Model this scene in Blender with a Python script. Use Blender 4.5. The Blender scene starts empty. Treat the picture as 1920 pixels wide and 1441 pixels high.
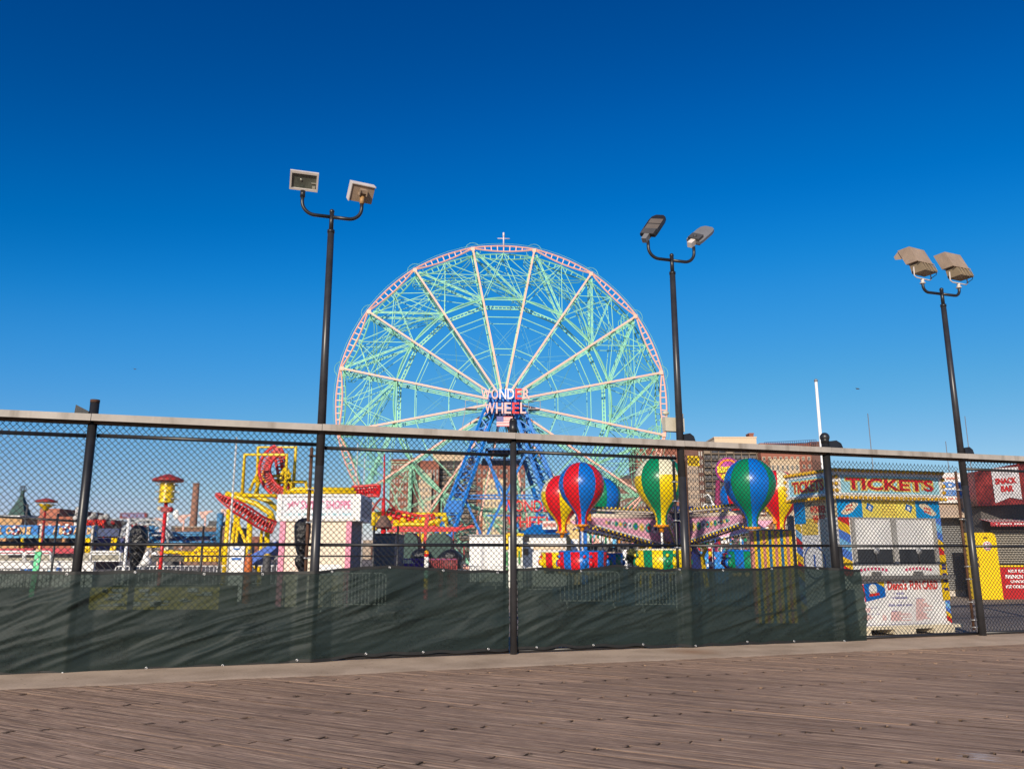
import bpy, math, random
from mathutils import Vector, Matrix, noise
random.seed(7)
R = math.radians
scene = bpy.context.scene
COL = scene.collection
# ---------------------------------------------------------------- camera
FPX, PITCH, ROLL, EYE = 1497.9, 0.2102, -0.0015, 1.6
cam = bpy.data.cameras.new('camera'); cam.sensor_width = 36.0; cam.sensor_fit = 'HORIZONTAL'
cam.lens = FPX / 1920 * 36.0; cam.clip_start = 0.1; cam.clip_end = 6000
camo = bpy.data.objects.new('camera', cam); COL.objects.link(camo); scene.camera = camo
_F = Vector((0, math.cos(PITCH), math.sin(PITCH))); _U = Vector((0, -math.sin(PITCH), math.cos(PITCH))); _R = Vector((1, 0, 0))
CR = _R * math.cos(ROLL) + _U * math.sin(ROLL); CU = -_R * math.sin(ROLL) + _U * math.cos(ROLL)
mw = Matrix.Identity(4)
for i in range(3):
    mw[i][0] = CR[i]; mw[i][1] = CU[i]; mw[i][2] = -_F[i]
mw.translation = Vector((0, 0, EYE)); camo.matrix_world = mw
def ray(px, py):
    return _F + CR * ((px - 960) / FPX) + CU * ((720.5 - py) / FPX)
def at(px, py, Y):
    d = ray(px, py); return Vector((0, 0, EYE)) + d * (Y / d.y)
# fence frame: s along the fence, o away from the viewer, z up
FD, FA = 13.755, 0.3056
FO = Vector((0, FD, 0)); FT = Vector((math.cos(FA), math.sin(FA), 0)); FN = Vector((-math.sin(FA), math.cos(FA), 0))
FM = Matrix.Translation(FO) @ Matrix.Rotation(FA, 4, 'Z')
def fp(px, py, off=0.0):
    d = ray(px, py); C = Vector((0, 0, EYE)); t = (off - (C - FO).dot(FN)) / d.dot(FN); P = C + d * t
    return (P - FO).dot(FT), P.z
def fw(s, o, z): return FO + FT * s + FN * o + Vector((0, 0, z))
# ---------------------------------------------------------------- materials
def c(r, g, b, k=1.0):
    f = lambda v: ((v / 255) / 12.92 if v / 255 <= .04045 else ((v / 255 + .055) / 1.055) ** 2.4) * k
    return (f(r), f(g), f(b), 1)
MATS = {}
def mat(name, col, rough=.6, metal=0.0, var=.12, scale=3.0, bump=0.0, spec=.5, dirt=0.0):
    if name in MATS: return MATS[name]
    m = bpy.data.materials.new(name); m.use_nodes = True; nt = m.node_tree; N = nt.nodes; L = nt.links
    b = N['Principled BSDF']; b.inputs['Roughness'].default_value = rough; b.inputs['Metallic'].default_value = metal
    b.inputs['Specular IOR Level'].default_value = spec
    tc = N.new('ShaderNodeTexCoord'); nz = N.new('ShaderNodeTexNoise'); nz.inputs['Scale'].default_value = scale
    nz.inputs['Detail'].default_value = 6; nz.inputs['Roughness'].default_value = .65
    L.new(tc.outputs['Object'], nz.inputs['Vector'])
    mr = N.new('ShaderNodeMapRange'); mr.inputs['From Min'].default_value = .3; mr.inputs['From Max'].default_value = .7
    mr.inputs['To Min'].default_value = 1 - var; mr.inputs['To Max'].default_value = 1 + var
    L.new(nz.outputs['Fac'], mr.inputs['Value'])
    mx = N.new('ShaderNodeMix'); mx.data_type = 'RGBA'; mx.blend_type = 'MULTIPLY'; mx.inputs['Factor'].default_value = 1
    mx.inputs['A'].default_value = col; L.new(mr.outputs['Result'], mx.inputs['B'])
    out = mx.outputs['Result']
    if dirt > 0:
        n2 = N.new('ShaderNodeTexNoise'); n2.inputs['Scale'].default_value = scale * .7; n2.inputs['Detail'].default_value = 8
        mp = N.new('ShaderNodeMapping'); mp.inputs['Scale'].default_value = (3, 3, .5); mp.inputs['Location'].default_value = (5, 2, 1)
        L.new(tc.outputs['Object'], mp.inputs['Vector']); L.new(mp.outputs['Vector'], n2.inputs['Vector'])
        m2 = N.new('ShaderNodeMapRange'); m2.inputs['From Min'].default_value = .52; m2.inputs['From Max'].default_value = .75
        m2.inputs['To Max'].default_value = dirt; L.new(n2.outputs['Fac'], m2.inputs['Value'])
        x2 = N.new('ShaderNodeMix'); x2.data_type = 'RGBA'; x2.inputs['B'].default_value = (.12, .09, .06, 1)
        L.new(m2.outputs['Result'], x2.inputs['Factor']); L.new(out, x2.inputs['A']); out = x2.outputs['Result']
    L.new(out, b.inputs['Base Color'])
    if bump > 0:
        bp = N.new('ShaderNodeBump'); bp.inputs['Strength'].default_value = min(1, bump); bp.inputs['Distance'].default_value = .01 if bump < 1 else .05
        n3 = N.new('ShaderNodeTexNoise'); n3.inputs['Scale'].default_value = scale * 8; n3.inputs['Detail'].default_value = 4
        L.new(tc.outputs['Object'], n3.inputs['Vector']); L.new(n3.outputs['Fac'], bp.inputs['Height']); L.new(bp.outputs['Normal'], b.inputs['Normal'])
    MATS[name] = m; return m
black = mat('black_paint', (.018, .018, .02, 1), .38, var=.3, scale=6, bump=.1)
vinyl = mat('black_vinyl_wire', (.012, .012, .014, 1), .45)
polem = mat('charcoal_pole_paint', (.03, .03, .034, 1), .36, var=.25, scale=4)
rust = mat('rusty_black_steel', (.07, .03, .016, 1), .8, var=.5, scale=9, bump=.4)
beamm = mat('weathered_grey_metal', c(164, 156, 147), .55, var=.18, scale=1.9, bump=.2, dirt=.75)
beamd = mat('shaded_rusty_channel', (.07, .045, .03, 1), .85, var=.4, scale=5)  # slightly rusty steel, darkened in colour for the shade under the cap beam
galv = mat('galvanised_tie', (.5, .5, .5, 1), .35, .8)
red = mat('red_paint', (.62, .012, .015, 1), .35, var=.12)
redd = mat('dark_red_paint', (.30, .012, .015, 1), .45, var=.2)
yel = mat('yellow_paint', (.85, .56, .0, 1), .35, var=.08, dirt=.12)
blu = mat('blue_paint', (.0, .14, .55, 1), .35, var=.12)
grn = mat('green_paint', (.0, .22, .09, 1), .35, var=.12)
white = mat('white_paint', (.86, .85, .83, 1), .5, var=.05, dirt=.12)
cream = mat('cream_paint', (.78, .68, .50, 1), .6, var=.06, dirt=.1)
pink = mat('pink_paint', (.75, .25, .36, 1), .5, var=.1)
navy = mat('navy_paint', (.015, .03, .15, 1), .4)
orange = mat('orange_paint', (.85, .30, .01, 1), .4)
amber = mat('amber_bulb_glass', (.66, .38, .02, 1), .2, var=.25, scale=8)
towerb = mat('tower_blue_paint', (.0, .17, .58, 1), .45, var=.15, scale=.6)
mint = mat('mint_green_paint', (.26, .60, .40, 1), .55, var=.22, scale=.5)
mintd = mat('dull_mint_paint', (.18, .44, .30, 1), .6, var=.3, scale=.6)
salmon = mat('salmon_pink_paint', (.86, .47, .36, 1), .5, var=.1, scale=.6)
brick = mat('red_brick', (.26, .095, .062, 1), .9, var=.15, scale=.4)
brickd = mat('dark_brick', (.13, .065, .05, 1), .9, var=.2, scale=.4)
tanb = mat('tan_brick', (.55, .42, .28, 1), .9, var=.1, scale=.4)
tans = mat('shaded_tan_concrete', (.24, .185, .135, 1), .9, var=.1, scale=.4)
glass = mat('dark_window_glass', (.03, .035, .045, 1), .15, spec=.8)
wframe = mat('pale_window_blind', (.45, .43, .38, 1), .6, var=.3, scale=.8)
grey = mat('grey_metal', (.22, .22, .23, 1), .5, .3)
dgrey = mat('dark_grey', (.06, .06, .065, 1), .6)
blackp = mat('black_plastic_bag', (.012, .012, .014, 1), .28, scale=1.6, bump=1.0, spec=.7)
dgreen = mat('dark_green_tarp', (.012, .055, .045, 1), .55, var=.25, scale=1.5)
purple = mat('purple_paint', (.17, .06, .38, 1), .5)
lightblue = mat('light_blue_paint', (.12, .45, .75, 1), .5)
tanlamp = mat('faded_bronze_housing', (.34, .25, .18, 1), .6, var=.18, scale=5, bump=.2)
palelamp = mat('pale_lamp_housing', (.62, .56, .52, 1), .5, var=.12, scale=6)
# ---------------------------------------------------------------- mesh builder
ROOTM = {}
class MB:
    def __init__(s, frame=None): s.v = []; s.f = []; s.m = []; s.fr = frame; s.sm = []
    def add(s, vs, fs, mi=0, smooth=False, T=None):
        n = len(s.v)
        for p in vs:
            p = Vector(p)
            if T is not None: p = T @ p
            if s.fr is not None: p = s.fr @ p
            s.v.append(p)
        for f in fs:
            s.f.append([i + n for i in f]); s.m.append(mi); s.sm.append(smooth)
        return s
    def box(s, x0, x1, y0, y1, z0, z1, mi=0, T=None):
        vs = [(x, y, z) for z in (z0, z1) for y in (y0, y1) for x in (x0, x1)]
        return s.add(vs, [(0, 2, 3, 1), (4, 5, 7, 6), (0, 1, 5, 4), (2, 6, 7, 3), (0, 4, 6, 2), (1, 3, 7, 5)], mi, False, T)
    def tube(s, p, q, r, n=6, r2=None, mi=0, cap=True, T=None, smooth=None):
        p = Vector(p); q = Vector(q); d = q - p
        if d.length < 1e-6: return s
        d.normalize(); a = Vector((0, 0, 1)) if abs(d.z) < .95 else Vector((1, 0, 0))
        u = d.cross(a).normalized(); w = d.cross(u)
        r2 = r if r2 is None else r2; vs = []
        for k in range(n):
            t = 2 * math.pi * (k + .5) / n; e = u * math.cos(t) + w * math.sin(t); vs += [p + e * r, q + e * r2]
        fs = [(2 * k, 2 * k + 1, (2 * k + 3) % (2 * n), (2 * k + 2) % (2 * n)) for k in range(n)]
        if cap: fs += [tuple(2 * k for k in range(n)), tuple(2 * k + 1 for k in reversed(range(n)))]
        return s.add(vs, fs, mi, (n > 5) if smooth is None else smooth, T)
    def path(s, pts, r, n=8, mi=0, T=None, closed=False):
        pts = [Vector(p) for p in pts]; L = len(pts); vs = []; up = None
        for i, p in enumerate(pts):
            if closed: d = pts[(i + 1) % L] - pts[i - 1]
            else: d = pts[min(i + 1, L - 1)] - pts[max(i - 1, 0)]
            d.normalize()
            if up is None:
                a = Vector((0, 0, 1)) if abs(d.z) < .9 else Vector((1, 0, 0)); up = d.cross(a).normalized()
            up = (up - d * up.dot(d)).normalized(); w = d.cross(up)
            rr = r[i] if isinstance(r, (list, tuple)) else r
            for k in range(n):
                t = 2 * math.pi * k / n; vs.append(p + (up * math.cos(t) + w * math.sin(t)) * rr)
        fs = []
        for i in range(L if closed else L - 1):
            j = (i + 1) % L
            for k in range(n): fs.append((i * n + k, j * n + k, j * n + (k + 1) % n, i * n + (k + 1) % n))
        if not closed: fs += [tuple(range(n)), tuple((L - 1) * n + k for k in reversed(range(n)))]
        return s.add(vs, fs, mi, n > 4, T)
    def lathe(s, prof, n=24, T=None, mi=0, mif=None, smooth=True):
        vs = []; fs = []; base = len(s.v); ms = []
        for (r, z) in prof:
            for k in range(n):
                t = 2 * math.pi * k / n; vs.append((r * math.cos(t), r * math.sin(t), z))
        for i in range(len(prof) - 1):
            for k in range(n):
                fs.append((i * n + k, i * n + (k + 1) % n, (i + 1) * n + (k + 1) % n, (i + 1) * n + k))
                ms.append(mif(i, k) if mif else mi)
        m0 = len(s.m); s.add(vs, fs, mi, smooth, T)
        for q, mm in enumerate(ms): s.m[m0 + q] = mm
        return s
    def sphere(s, ce, r, n=10, T=None, mi=0, sc=(1, 1, 1)):
        h = max(4, n // 2); TT = Matrix.Translation(Vector(ce)) @ Matrix.Diagonal((sc[0], sc[1], sc[2], 1))
        if T is not None: TT = T @ TT
        return s.lathe([(r * math.sin(math.pi * i / h) + 1e-5, -r * math.cos(math.pi * i / h)) for i in range(h + 1)], n, TT, mi)
    def prism(s, poly, y0, y1, mi=0, T=None):
        """poly of (x,z), extruded in y"""
        n = len(poly)
        A = sum(poly[i][0] * poly[(i + 1) % n][1] - poly[(i + 1) % n][0] * poly[i][1] for i in range(n))
        if A < 0: poly = poly[::-1]
        vs = [(x, y0, z) for x, z in poly] + [(x, y1, z) for x, z in poly]
        fs = [tuple(range(n)), tuple(range(2 * n - 1, n - 1, -1))] + [(i, i + n, (i + 1) % n + n, (i + 1) % n) for i in range(n)]
        return s.add(vs, fs, mi, False, T)
    def quad(s, a, b, cc, d, mi=0, T=None): return s.add([a, b, cc, d], [(0, 1, 2, 3)], mi, False, T)
    def build(s, name, mats, parent=None):
        if not isinstance(mats, (list, tuple)): mats = [mats]
        me = bpy.data.meshes.new(name); root = parent
        while root is not None and root.parent is not None: root = root.parent
        vs = s.v
        if root is not None and root.name in ROOTM:
            I = ROOTM[root.name].inverted(); vs = [I @ v for v in vs]
        me.from_pydata([tuple(v) for v in vs], [], s.f); 
        for m in mats: me.materials.append(m)
        me.polygons.foreach_set('material_index', s.m); me.polygons.foreach_set('use_smooth', s.sm); me.update()
        o = bpy.data.objects.new(name, me); COL.objects.link(o)
        if parent is not None: o.parent = parent
        return o
def thing(name, label, cat, loc=(0, 0, 0), rz=0, group=None):
    o = bpy.data.objects.new(name, None); COL.objects.link(o); o.empty_display_size = .2
    o.location = loc; o.rotation_euler = (0, 0, rz); o['label'] = label; o['category'] = cat
    if group: o['group'] = group
    ROOTM[o.name] = Matrix.Translation(Vector(loc)) @ Matrix.Rotation(rz, 4, 'Z'); return o
def tag(o, label, cat, group=None):
    o['label'] = label; o['category'] = cat
    if group: o['group'] = group
    return o
def struct(o): o['kind'] = 'structure'; return o
def copy_tree(o, parent=None):
    k = o.copy(); COL.objects.link(k)
    if parent is not None: k.parent = parent
    for ch in o.children: copy_tree(ch, k)
    return k
def frame(loc, rz=0, rx=0, ry=0):
    return Matrix.Translation(Vector(loc)) @ Matrix.Rotation(rz, 4, 'Z') @ Matrix.Rotation(ry, 4, 'Y') @ Matrix.Rotation(rx, 4, 'X')
_tc = {}
def text(mb, s, x0, x1, z0, z1, y, mi=0, bold=.02, depth=.012, T=None, shear=0.0, arch=0.0):
    """flat raised lettering in the x-z plane facing -y"""
    key = (s, bold, shear)
    if key not in _tc:
        cu = bpy.data.curves.new('lettering', 'FONT'); cu.body = s; cu.offset = bold; cu.extrude = .05; cu.resolution_u = 3; cu.shear = shear
        cu.align_x = 'CENTER'
        ob = bpy.data.objects.new('lettering', cu); COL.objects.link(ob); dg = bpy.context.evaluated_depsgraph_get()
        me = bpy.data.meshes.new_from_object(ob.evaluated_get(dg)); vs = [v.co.copy() for v in me.vertices]; fs = [tuple(p.vertices) for p in me.polygons]
        bpy.data.objects.remove(ob); bpy.data.curves.remove(cu); bpy.data.meshes.remove(me); _tc[key] = (vs, fs)
    vs, fs = _tc[key]
    ax, bx = min(v.x for v in vs), max(v.x for v in vs); ay, by = min(v.y for v in vs), max(v.y for v in vs)
    out = []
    for v in vs:
        tx = (v.x - ax) / (bx - ax); ty = (v.y - ay) / (by - ay); X = x0 + (x1 - x0) * tx; Z = z0 + (z1 - z0) * ty + arch * (1 - (2 * tx - 1) ** 2)
        out.append((X, y - (v.z + .05) / .1 * depth, Z))
    mb.add(out, [tuple(f) for f in fs], mi, False, T)
def rng(a, b): return random.uniform(a, b)
# ================================================================ SETTING
def nodes(m): m.use_nodes = True; return m.node_tree, m.node_tree.nodes, m.node_tree.links, m.node_tree.nodes['Principled BSDF']
# park ground: one sheet to the horizon
def ground_material():
    m = bpy.data.materials.new('park_asphalt'); nt, N, L, b = nodes(m); b.inputs['Roughness'].default_value = .9
    tc = N.new('ShaderNodeTexCoord'); n1 = N.new('ShaderNodeTexNoise'); n1.inputs['Scale'].default_value = .25; n1.inputs['Detail'].default_value = 10
    L.new(tc.outputs['Object'], n1.inputs['Vector']); cr = N.new('ShaderNodeValToRGB'); L.new(n1.outputs['Fac'], cr.inputs['Fac'])
    cr.color_ramp.elements[0].position = .35; cr.color_ramp.elements[0].color = (.19, .155, .13, 1); cr.color_ramp.elements[1].position = .7; cr.color_ramp.elements[1].color = (.33, .27, .22, 1)
    L.new(cr.outputs['Color'], b.inputs['Base Color']); return m
g = MB(); g.quad((-3000, -60, -.25), (3000, -60, -.25), (3000, 3000, -.25), (-3000, 3000, -.25)); struct(g.build('ground', ground_material()))
g = MB(FM); g.quad((-160, -.02, -.03), (160, -.02, -.03), (160, 210, -.03), (-160, 210, -.03)); struct(g.build('park_pavement', ground_material()))
# sea-side boardwalk of diagonal boards
DV = (Vector((math.sin(R(-61.5)), math.cos(R(-61.5)), 0)))        # board direction
ang_b = math.atan2(DV.dot(FN), DV.dot(FT))                        # in fence frame
def board_material():
    m = bpy.data.materials.new('weathered_boards'); nt, N, L, b = nodes(m)
    b.inputs['Roughness'].default_value = .85; b.inputs['Specular IOR Level'].default_value = .25
    tc = N.new('ShaderNodeTexCoord'); at_ = N.new('ShaderNodeAttribute'); at_.attribute_name = 'tone'
    at2 = N.new('ShaderNodeAttribute'); at2.attribute_name = 'lay'     # x along board, y across, z seed
    def nz(sc, vec, det=6, rg=.6, dist=0):
        n = N.new('ShaderNodeTexNoise'); n.inputs['Scale'].default_value = 1; n.inputs['Detail'].default_value = det; n.inputs['Roughness'].default_value = rg
        n.inputs['Distortion'].default_value = dist
        mp = N.new('ShaderNodeMapping'); mp.inputs['Scale'].default_value = sc; L.new(vec, mp.inputs['Vector']); L.new(mp.outputs['Vector'], n.inputs['Vector']); return n.outputs['Fac']
    lay = at2.outputs['Vector']
    g1 = nz((1.2, 70, 3), lay, 8, .7, .3); g2 = nz((.5, 22, 3), lay, 5, .6, .5); g3 = nz((.35, .35, .35), tc.outputs['Object'], 5, .6)
    g4 = nz((7, 160, 9), lay, 3, .6)
    def rng_(v, a, b_, c_, d):
        r = N.new('ShaderNodeMapRange'); r.inputs['From Min'].default_value = a; r.inputs['From Max'].default_value = b_; r.inputs['To Min'].default_value = c_; r.inputs['To Max'].default_value = d
        L.new(v, r.inputs['Value']); return r.outputs['Result']
    def mul(a, b_):
        x = N.new('ShaderNodeMath'); x.operation = 'MULTIPLY'; L.new(a, x.inputs[0]); L.new(b_, x.inputs[1]); return x.outputs[0]
    cr = N.new('ShaderNodeValToRGB'); L.new(g1, cr.inputs['Fac']); e = cr.color_ramp.elements
    e[0].position = .34; e[0].color = (.12, .075, .052, 1); e[1].position = .70; e[1].color = (.86, .64, .41, 1)
    q = e.new(.45); q.color = (.345, .222, .148, 1); q = e.new(.57); q.color = (.50, .330, .222, 1)
    k = mul(rng_(g2, .32, .68, .68, 1.30), rng_(g3, .3, .7, .78, 1.2)); k = mul(k, at_.outputs['Fac']); k = mul(k, rng_(g4, .3, .7, .6, 1.4)); k = mul(k, rng_(nz((.25, 38, 2), lay, 2, .5, .4), .66, .74, 1, 1.75)); k = mul(k, rng_(nz((.4, 30, 8), lay, 3, .6, .6), .26, .36, .55, 1))
    # dark scars and rot next to the board ends
    at3 = N.new('ShaderNodeAttribute'); at3.attribute_name = 'endd'
    rot = nz((9, 60, 7), lay, 6, .8, 2.5)
    ed = rng_(at3.outputs['Fac'], 0, .11, .62, 0)
    sm = N.new('ShaderNodeMath'); sm.operation = 'ADD'; L.new(rng_(rot, .35, .65, -.45, .60), sm.inputs[0]); L.new(ed, sm.inputs[1])
    kill = rng_(sm.outputs[0], .60, .72, 1, .08); k = mul(k, kill)
    crack = rng_(nz((.55, 28, 5), lay, 3, .5, 1.6), .665, .70, 1, .25); k = mul(k, crack)
    mx = N.new('ShaderNodeMix'); mx.data_type = 'RGBA'; mx.blend_type = 'MULTIPLY'; mx.inputs['Factor'].default_value = 1
    L.new(cr.outputs['Color'], mx.inputs['A']); L.new(k, mx.inputs['B'])
    # splash of old white paint
    pc = at(1835, 1418, 6.7); pc = at(1835, 1418, 6.95)
    vd = N.new('ShaderNodeVectorMath'); vd.operation = 'SUBTRACT'; L.new(tc.outputs['Object'], vd.inputs[0]); dd = ray(1840, 1418); P = Vector((0, 0, EYE)) + dd * (-EYE / dd.z)
    vd.inputs[1].default_value = P; ln = N.new('ShaderNodeVectorMath'); ln.operation = 'LENGTH'; L.new(vd.outputs['Vector'], ln.inputs[0])
    pm = rng_(ln.outputs['Value'], .0, .75, .36, -.1); pn = nz((2.5, 45, 5), lay, 6, .75)
    ad = N.new('ShaderNodeMath'); ad.operation = 'ADD'; L.new(pm, ad.inputs[0]); L.new(pn, ad.inputs[1])
    mk = rng_(ad.outputs[0], .84, .88, 0, .85)
    m2 = N.new('ShaderNodeMix'); m2.data_type = 'RGBA'; m2.inputs['B'].default_value = (.75, .73, .72, 1); L.new(mk, m2.inputs['Factor']); L.new(mx.outputs['Result'], m2.inputs['A'])
    L.new(m2.outputs['Result'], b.inputs['Base Color'])
    bp = N.new('ShaderNodeBump'); bp.inputs['Strength'].default_value = 1; bp.inputs['Distance'].default_value = .009
    hh = N.new('ShaderNodeMath'); hh.operation = 'ADD'; L.new(g1, hh.inputs[0]); L.new(kill, hh.inputs[1]); L.new(hh.outputs[0], bp.inputs['Height']); L.new(bp.outputs['Normal'], b.inputs['Normal'])
    return m
def boardwalk():
    W = .108; ca, sa = math.cos(ang_b), math.sin(ang_b)
    o_far, o_near, smin, smax = -1.30, -14.5, -15.0, 19.0; ROW = 1.08
    row0 = -(1.30 + 0.0)
    # calibrate the row of board ends on the photo
    d = ray(640, 1335); P = Vector((0, 0, EYE)) + d * (-EYE / d.z); offA = (P - FO).dot(FN)
    d = ray(640, 1380); P = Vector((0, 0, EYE)) + d * (-EYE / d.z); offB = (P - FO).dot(FN); ROW = offA - offB
    vs = []; fs = []; tone = []; lay = []; endd = []
    step = W / abs(sa)
    k0 = int(-60 / step); k1 = int(60 / step)
    for k in range(k0, k1):
        s_at0 = k * step                                         # where the board line crosses o=0
        # rows (offset) where this line of boards has its joints
        j = [offA + ROW * q for q in range(-14, 14) if (q + k) % 2 == 0]
        for a, b in zip(j[:-1], j[1:]):
            a2, b2 = max(a, o_near), min(b, o_far + .25)
            if b2 - a2 < .05: continue
            sA = s_at0 + a2 * ca / sa; sB = s_at0 + b2 * ca / sa
            if max(sA, sB) < smin or min(sA, sB) > smax: continue
            t0 = rng(.93, 1.06) * (1.0 if random.random() > .08 else rng(.78, .9)); ea, eb = random.choice((1, 1, 1.6, 2.5, 5)), random.choice((1, 1, 1.6, 2.5, 5)); seed = rng(0, 50); dz = rng(-.002, .002); cup = rng(-.0015, .0015)
            g0 = rng(.0, .02) if random.random() < .8 else rng(.02, .05); g1 = rng(.0, .02)
            n = 10; Ld = (b2 - a2) / sa
            pa = Vector((sA, a2)); pb = Vector((sB, b2)); dirv = (pb - pa); Lb = dirv.length; dirv.normalize(); per = Vector((-dirv.y, dirv.x))
            hw = W / 2 - .0010; base = len(vs)
            for i in range(n + 1):
                t = i / n; u = g0 + (Lb - g0 - g1) * t
                wv = (noise.noise(Vector((u * 1.7, seed, 0))) * .002)
                for e_ in (-1, 0, 1):
                    q = pa + dirv * u + per * (hw * e_ + wv)
                    vs.append(FO + FT * q.x + FN * q.y + Vector((0, 0, dz + (cup if e_ else 0))))
                    tone.append(t0 * rng(.97, 1.03)); lay.append((u + seed * 3, per.dot(q - pa) + (seed if k % 3 == 0 else 7.0 + k * W), seed)); endd.append(min(max(u, .0) * ea + (ea - 1) * .02, (Lb - u) * eb + (eb - 1) * .02) if (a2 == a and b2 == b) else ((u * ea + (ea - 1) * .02) if a2 == a else (Lb - u) * eb))
            for i in range(n):
                for e_ in (0, 1):
                    x = base + i * 3 + e_; fs.append((x, x + 1, x + 4, x + 3))
            # sides down to the dark gap
            for e_ in (0, 2):
                b0 = len(vs)
                for i in (0, n):
                    v = vs[base + i * 3 + e_]; vs.append(v + Vector((0, 0, -.03))); tone.append(.45); lay.append((0, 0, seed)); endd.append(0)
                fs.append((base + e_, base + n * 3 + e_, b0 + 1, b0))
            for i in (0, n):
                A = vs[base + i * 3]; B = vs[base + i * 3 + 2]; b0 = len(vs)
                vs.append(A + Vector((0, 0, -.03))); vs.append(B + Vector((0, 0, -.03))); tone += [.2, .2]; lay += [(0, 0, seed)] * 2; endd += [0, 0]
                fs.append((base + i * 3, base + i * 3 + 2, b0 + 1, b0))
    me = bpy.data.meshes.new('boardwalk'); me.from_pydata([tuple(v) for v in vs], [], fs)
    a1 = me.attributes.new('tone', 'FLOAT', 'POINT'); a1.data.foreach_set('value', tone)
    a2 = me.attributes.new('lay', 'FLOAT_VECTOR', 'POINT'); a2.data.foreach_set('vector', [x for l in lay for x in l])
    a3 = me.attributes.new('endd', 'FLOAT', 'POINT'); a3.data.foreach_set('value', endd)
    me.materials.append(board_material()); me.update()
    o = bpy.data.objects.new('boardwalk', me); COL.objects.link(o); struct(o)
boardwalk()
g = MB(FM); g.quad((-40, -60, -.045), (60, -60, -.045), (60, -1.0, -.045), (-40, -1.0, -.045)); struct(g.build('boardwalk_underside', mat('dark_joists', (.012, .010, .009, 1), .9)))
# concrete strip under the fence, with sand blown over its edge
def concrete_material():
    m = bpy.data.materials.new('sandy_concrete'); nt, N, L, b = nodes(m); b.inputs['Roughness'].default_value = .95; b.inputs['Specular IOR Level'].default_value = .2
    tc = N.new('ShaderNodeTexCoord'); n1 = N.new('ShaderNodeTexNoise'); n1.inputs['Scale'].default_value = 1.4; n1.inputs['Detail'].default_value = 10; L.new(tc.outputs['Object'], n1.inputs['Vector'])
    n2 = N.new('ShaderNodeTexNoise'); n2.inputs['Scale'].default_value = 40; n2.inputs['Detail'].default_value = 4; L.new(tc.outputs['Object'], n2.inputs['Vector'])
    mm = N.new('ShaderNodeMath'); mm.operation = 'MULTIPLY_ADD'; L.new(n2.outputs['Fac'], mm.inputs[0]); mm.inputs[1].default_value = .45; L.new(n1.outputs['Fac'], mm.inputs[2])
    cr = N.new('ShaderNodeValToRGB'); L.new(mm.outputs[0], cr.inputs['Fac']); e = cr.color_ramp.elements
    e[0].position = .45; e[0].color = (.40, .29, .20, 1); e[1].position = 1.0; e[1].color = (.70, .53, .38, 1)
    # sparse pits
    vo = N.new('ShaderNodeTexVoronoi'); vo.inputs['Scale'].default_value = 5; L.new(tc.outputs['Object'], vo.inputs['Vector'])
    r = N.new('ShaderNodeMapRange'); r.inputs['From Min'].default_value = .05; r.inputs['From Max'].default_value = .09; r.inputs['To Min'].default_value = .45; r.inputs['To Max'].default_value = 1; L.new(vo.outputs['Distance'], r.inputs['Value'])
    mx = N.new('ShaderNodeMix'); mx.data_type = 'RGBA'; mx.blend_type = 'MULTIPLY'; mx.inputs['Factor'].default_value = 1; L.new(cr.outputs['Color'], mx.inputs['A']); L.new(r.outputs['Result'], mx.inputs['B'])
    d = ray(1300, 1222); P = Vector((0, 0, EYE)) + d * (-EYE / d.z)
    vd = N.new('ShaderNodeVectorMath'); vd.operation = 'SUBTRACT'; L.new(tc.outputs['Object'], vd.inputs[0]); vd.inputs[1].default_value = P
    ln = N.new('ShaderNodeVectorMath'); ln.operation = 'LENGTH'; L.new(vd.outputs['Vector'], ln.inputs[0])
    rr = N.new('ShaderNodeMapRange'); rr.inputs['From Min'].default_value = .05; rr.inputs['From Max'].default_value = .55; rr.inputs['To Min'].default_value = .55; rr.inputs['To Max'].default_value = 0; L.new(ln.outputs['Value'], rr.inputs['Value'])
    m3 = N.new('ShaderNodeMix'); m3.data_type = 'RGBA'; m3.inputs['B'].default_value = (.30, .13, .05, 1); L.new(rr.outputs['Result'], m3.inputs['Factor']); L.new(mx.outputs['Result'], m3.inputs['A'])
    L.new(m3.outputs['Result'], b.inputs['Base Color'])
    bp = N.new('ShaderNodeBump'); bp.inputs['Strength'].default_value = .4; bp.inputs['Distance'].default_value = .01; L.new(mm.outputs[0], bp.inputs['Height']); L.new(bp.outputs['Normal'], b.inputs['Normal'])
    return m
cs = MB(FM); n = 700; vs = []; fs = []
for i in range(n + 1):
    s = -20 + 46 * i / n
    e = -1.42 + .05 * noise.noise(Vector((s * .8, 3, 0))) + .05 * noise.noise(Vector((s * 7, 0, 1))) + .02 * rng(-1, 1)
    vs += [(s, e, .002), (s, e + .12, .009), (s, .35, .012)]
for i in range(n):
    a = 3 * i; fs += [(a, a + 3, a + 4, a + 1), (a + 1, a + 4, a + 5, a + 2)]
cs.add(vs, fs); struct(cs.build('concrete_strip', concrete_material()))

# ================================================================ FENCE
POSTPX = [149, 592, 962, 1284, 1563, 1822]
PS = [fp(x, 1020)[0] for x in POSTPX]
print('post s', [round(x, 2) for x in PS], 'bays', [round(b - a, 2) for a, b in zip(PS, PS[1:])])
PS = [PS[0] - 4.3] + PS + [PS[-1] + 3.2, PS[-1] + 6.4]
fence = thing('chain_link_fence', 'tall black chain link fence with grey cap beam running along the boardwalk', 'fence', FO, FA)
HT = 3.652
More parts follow.
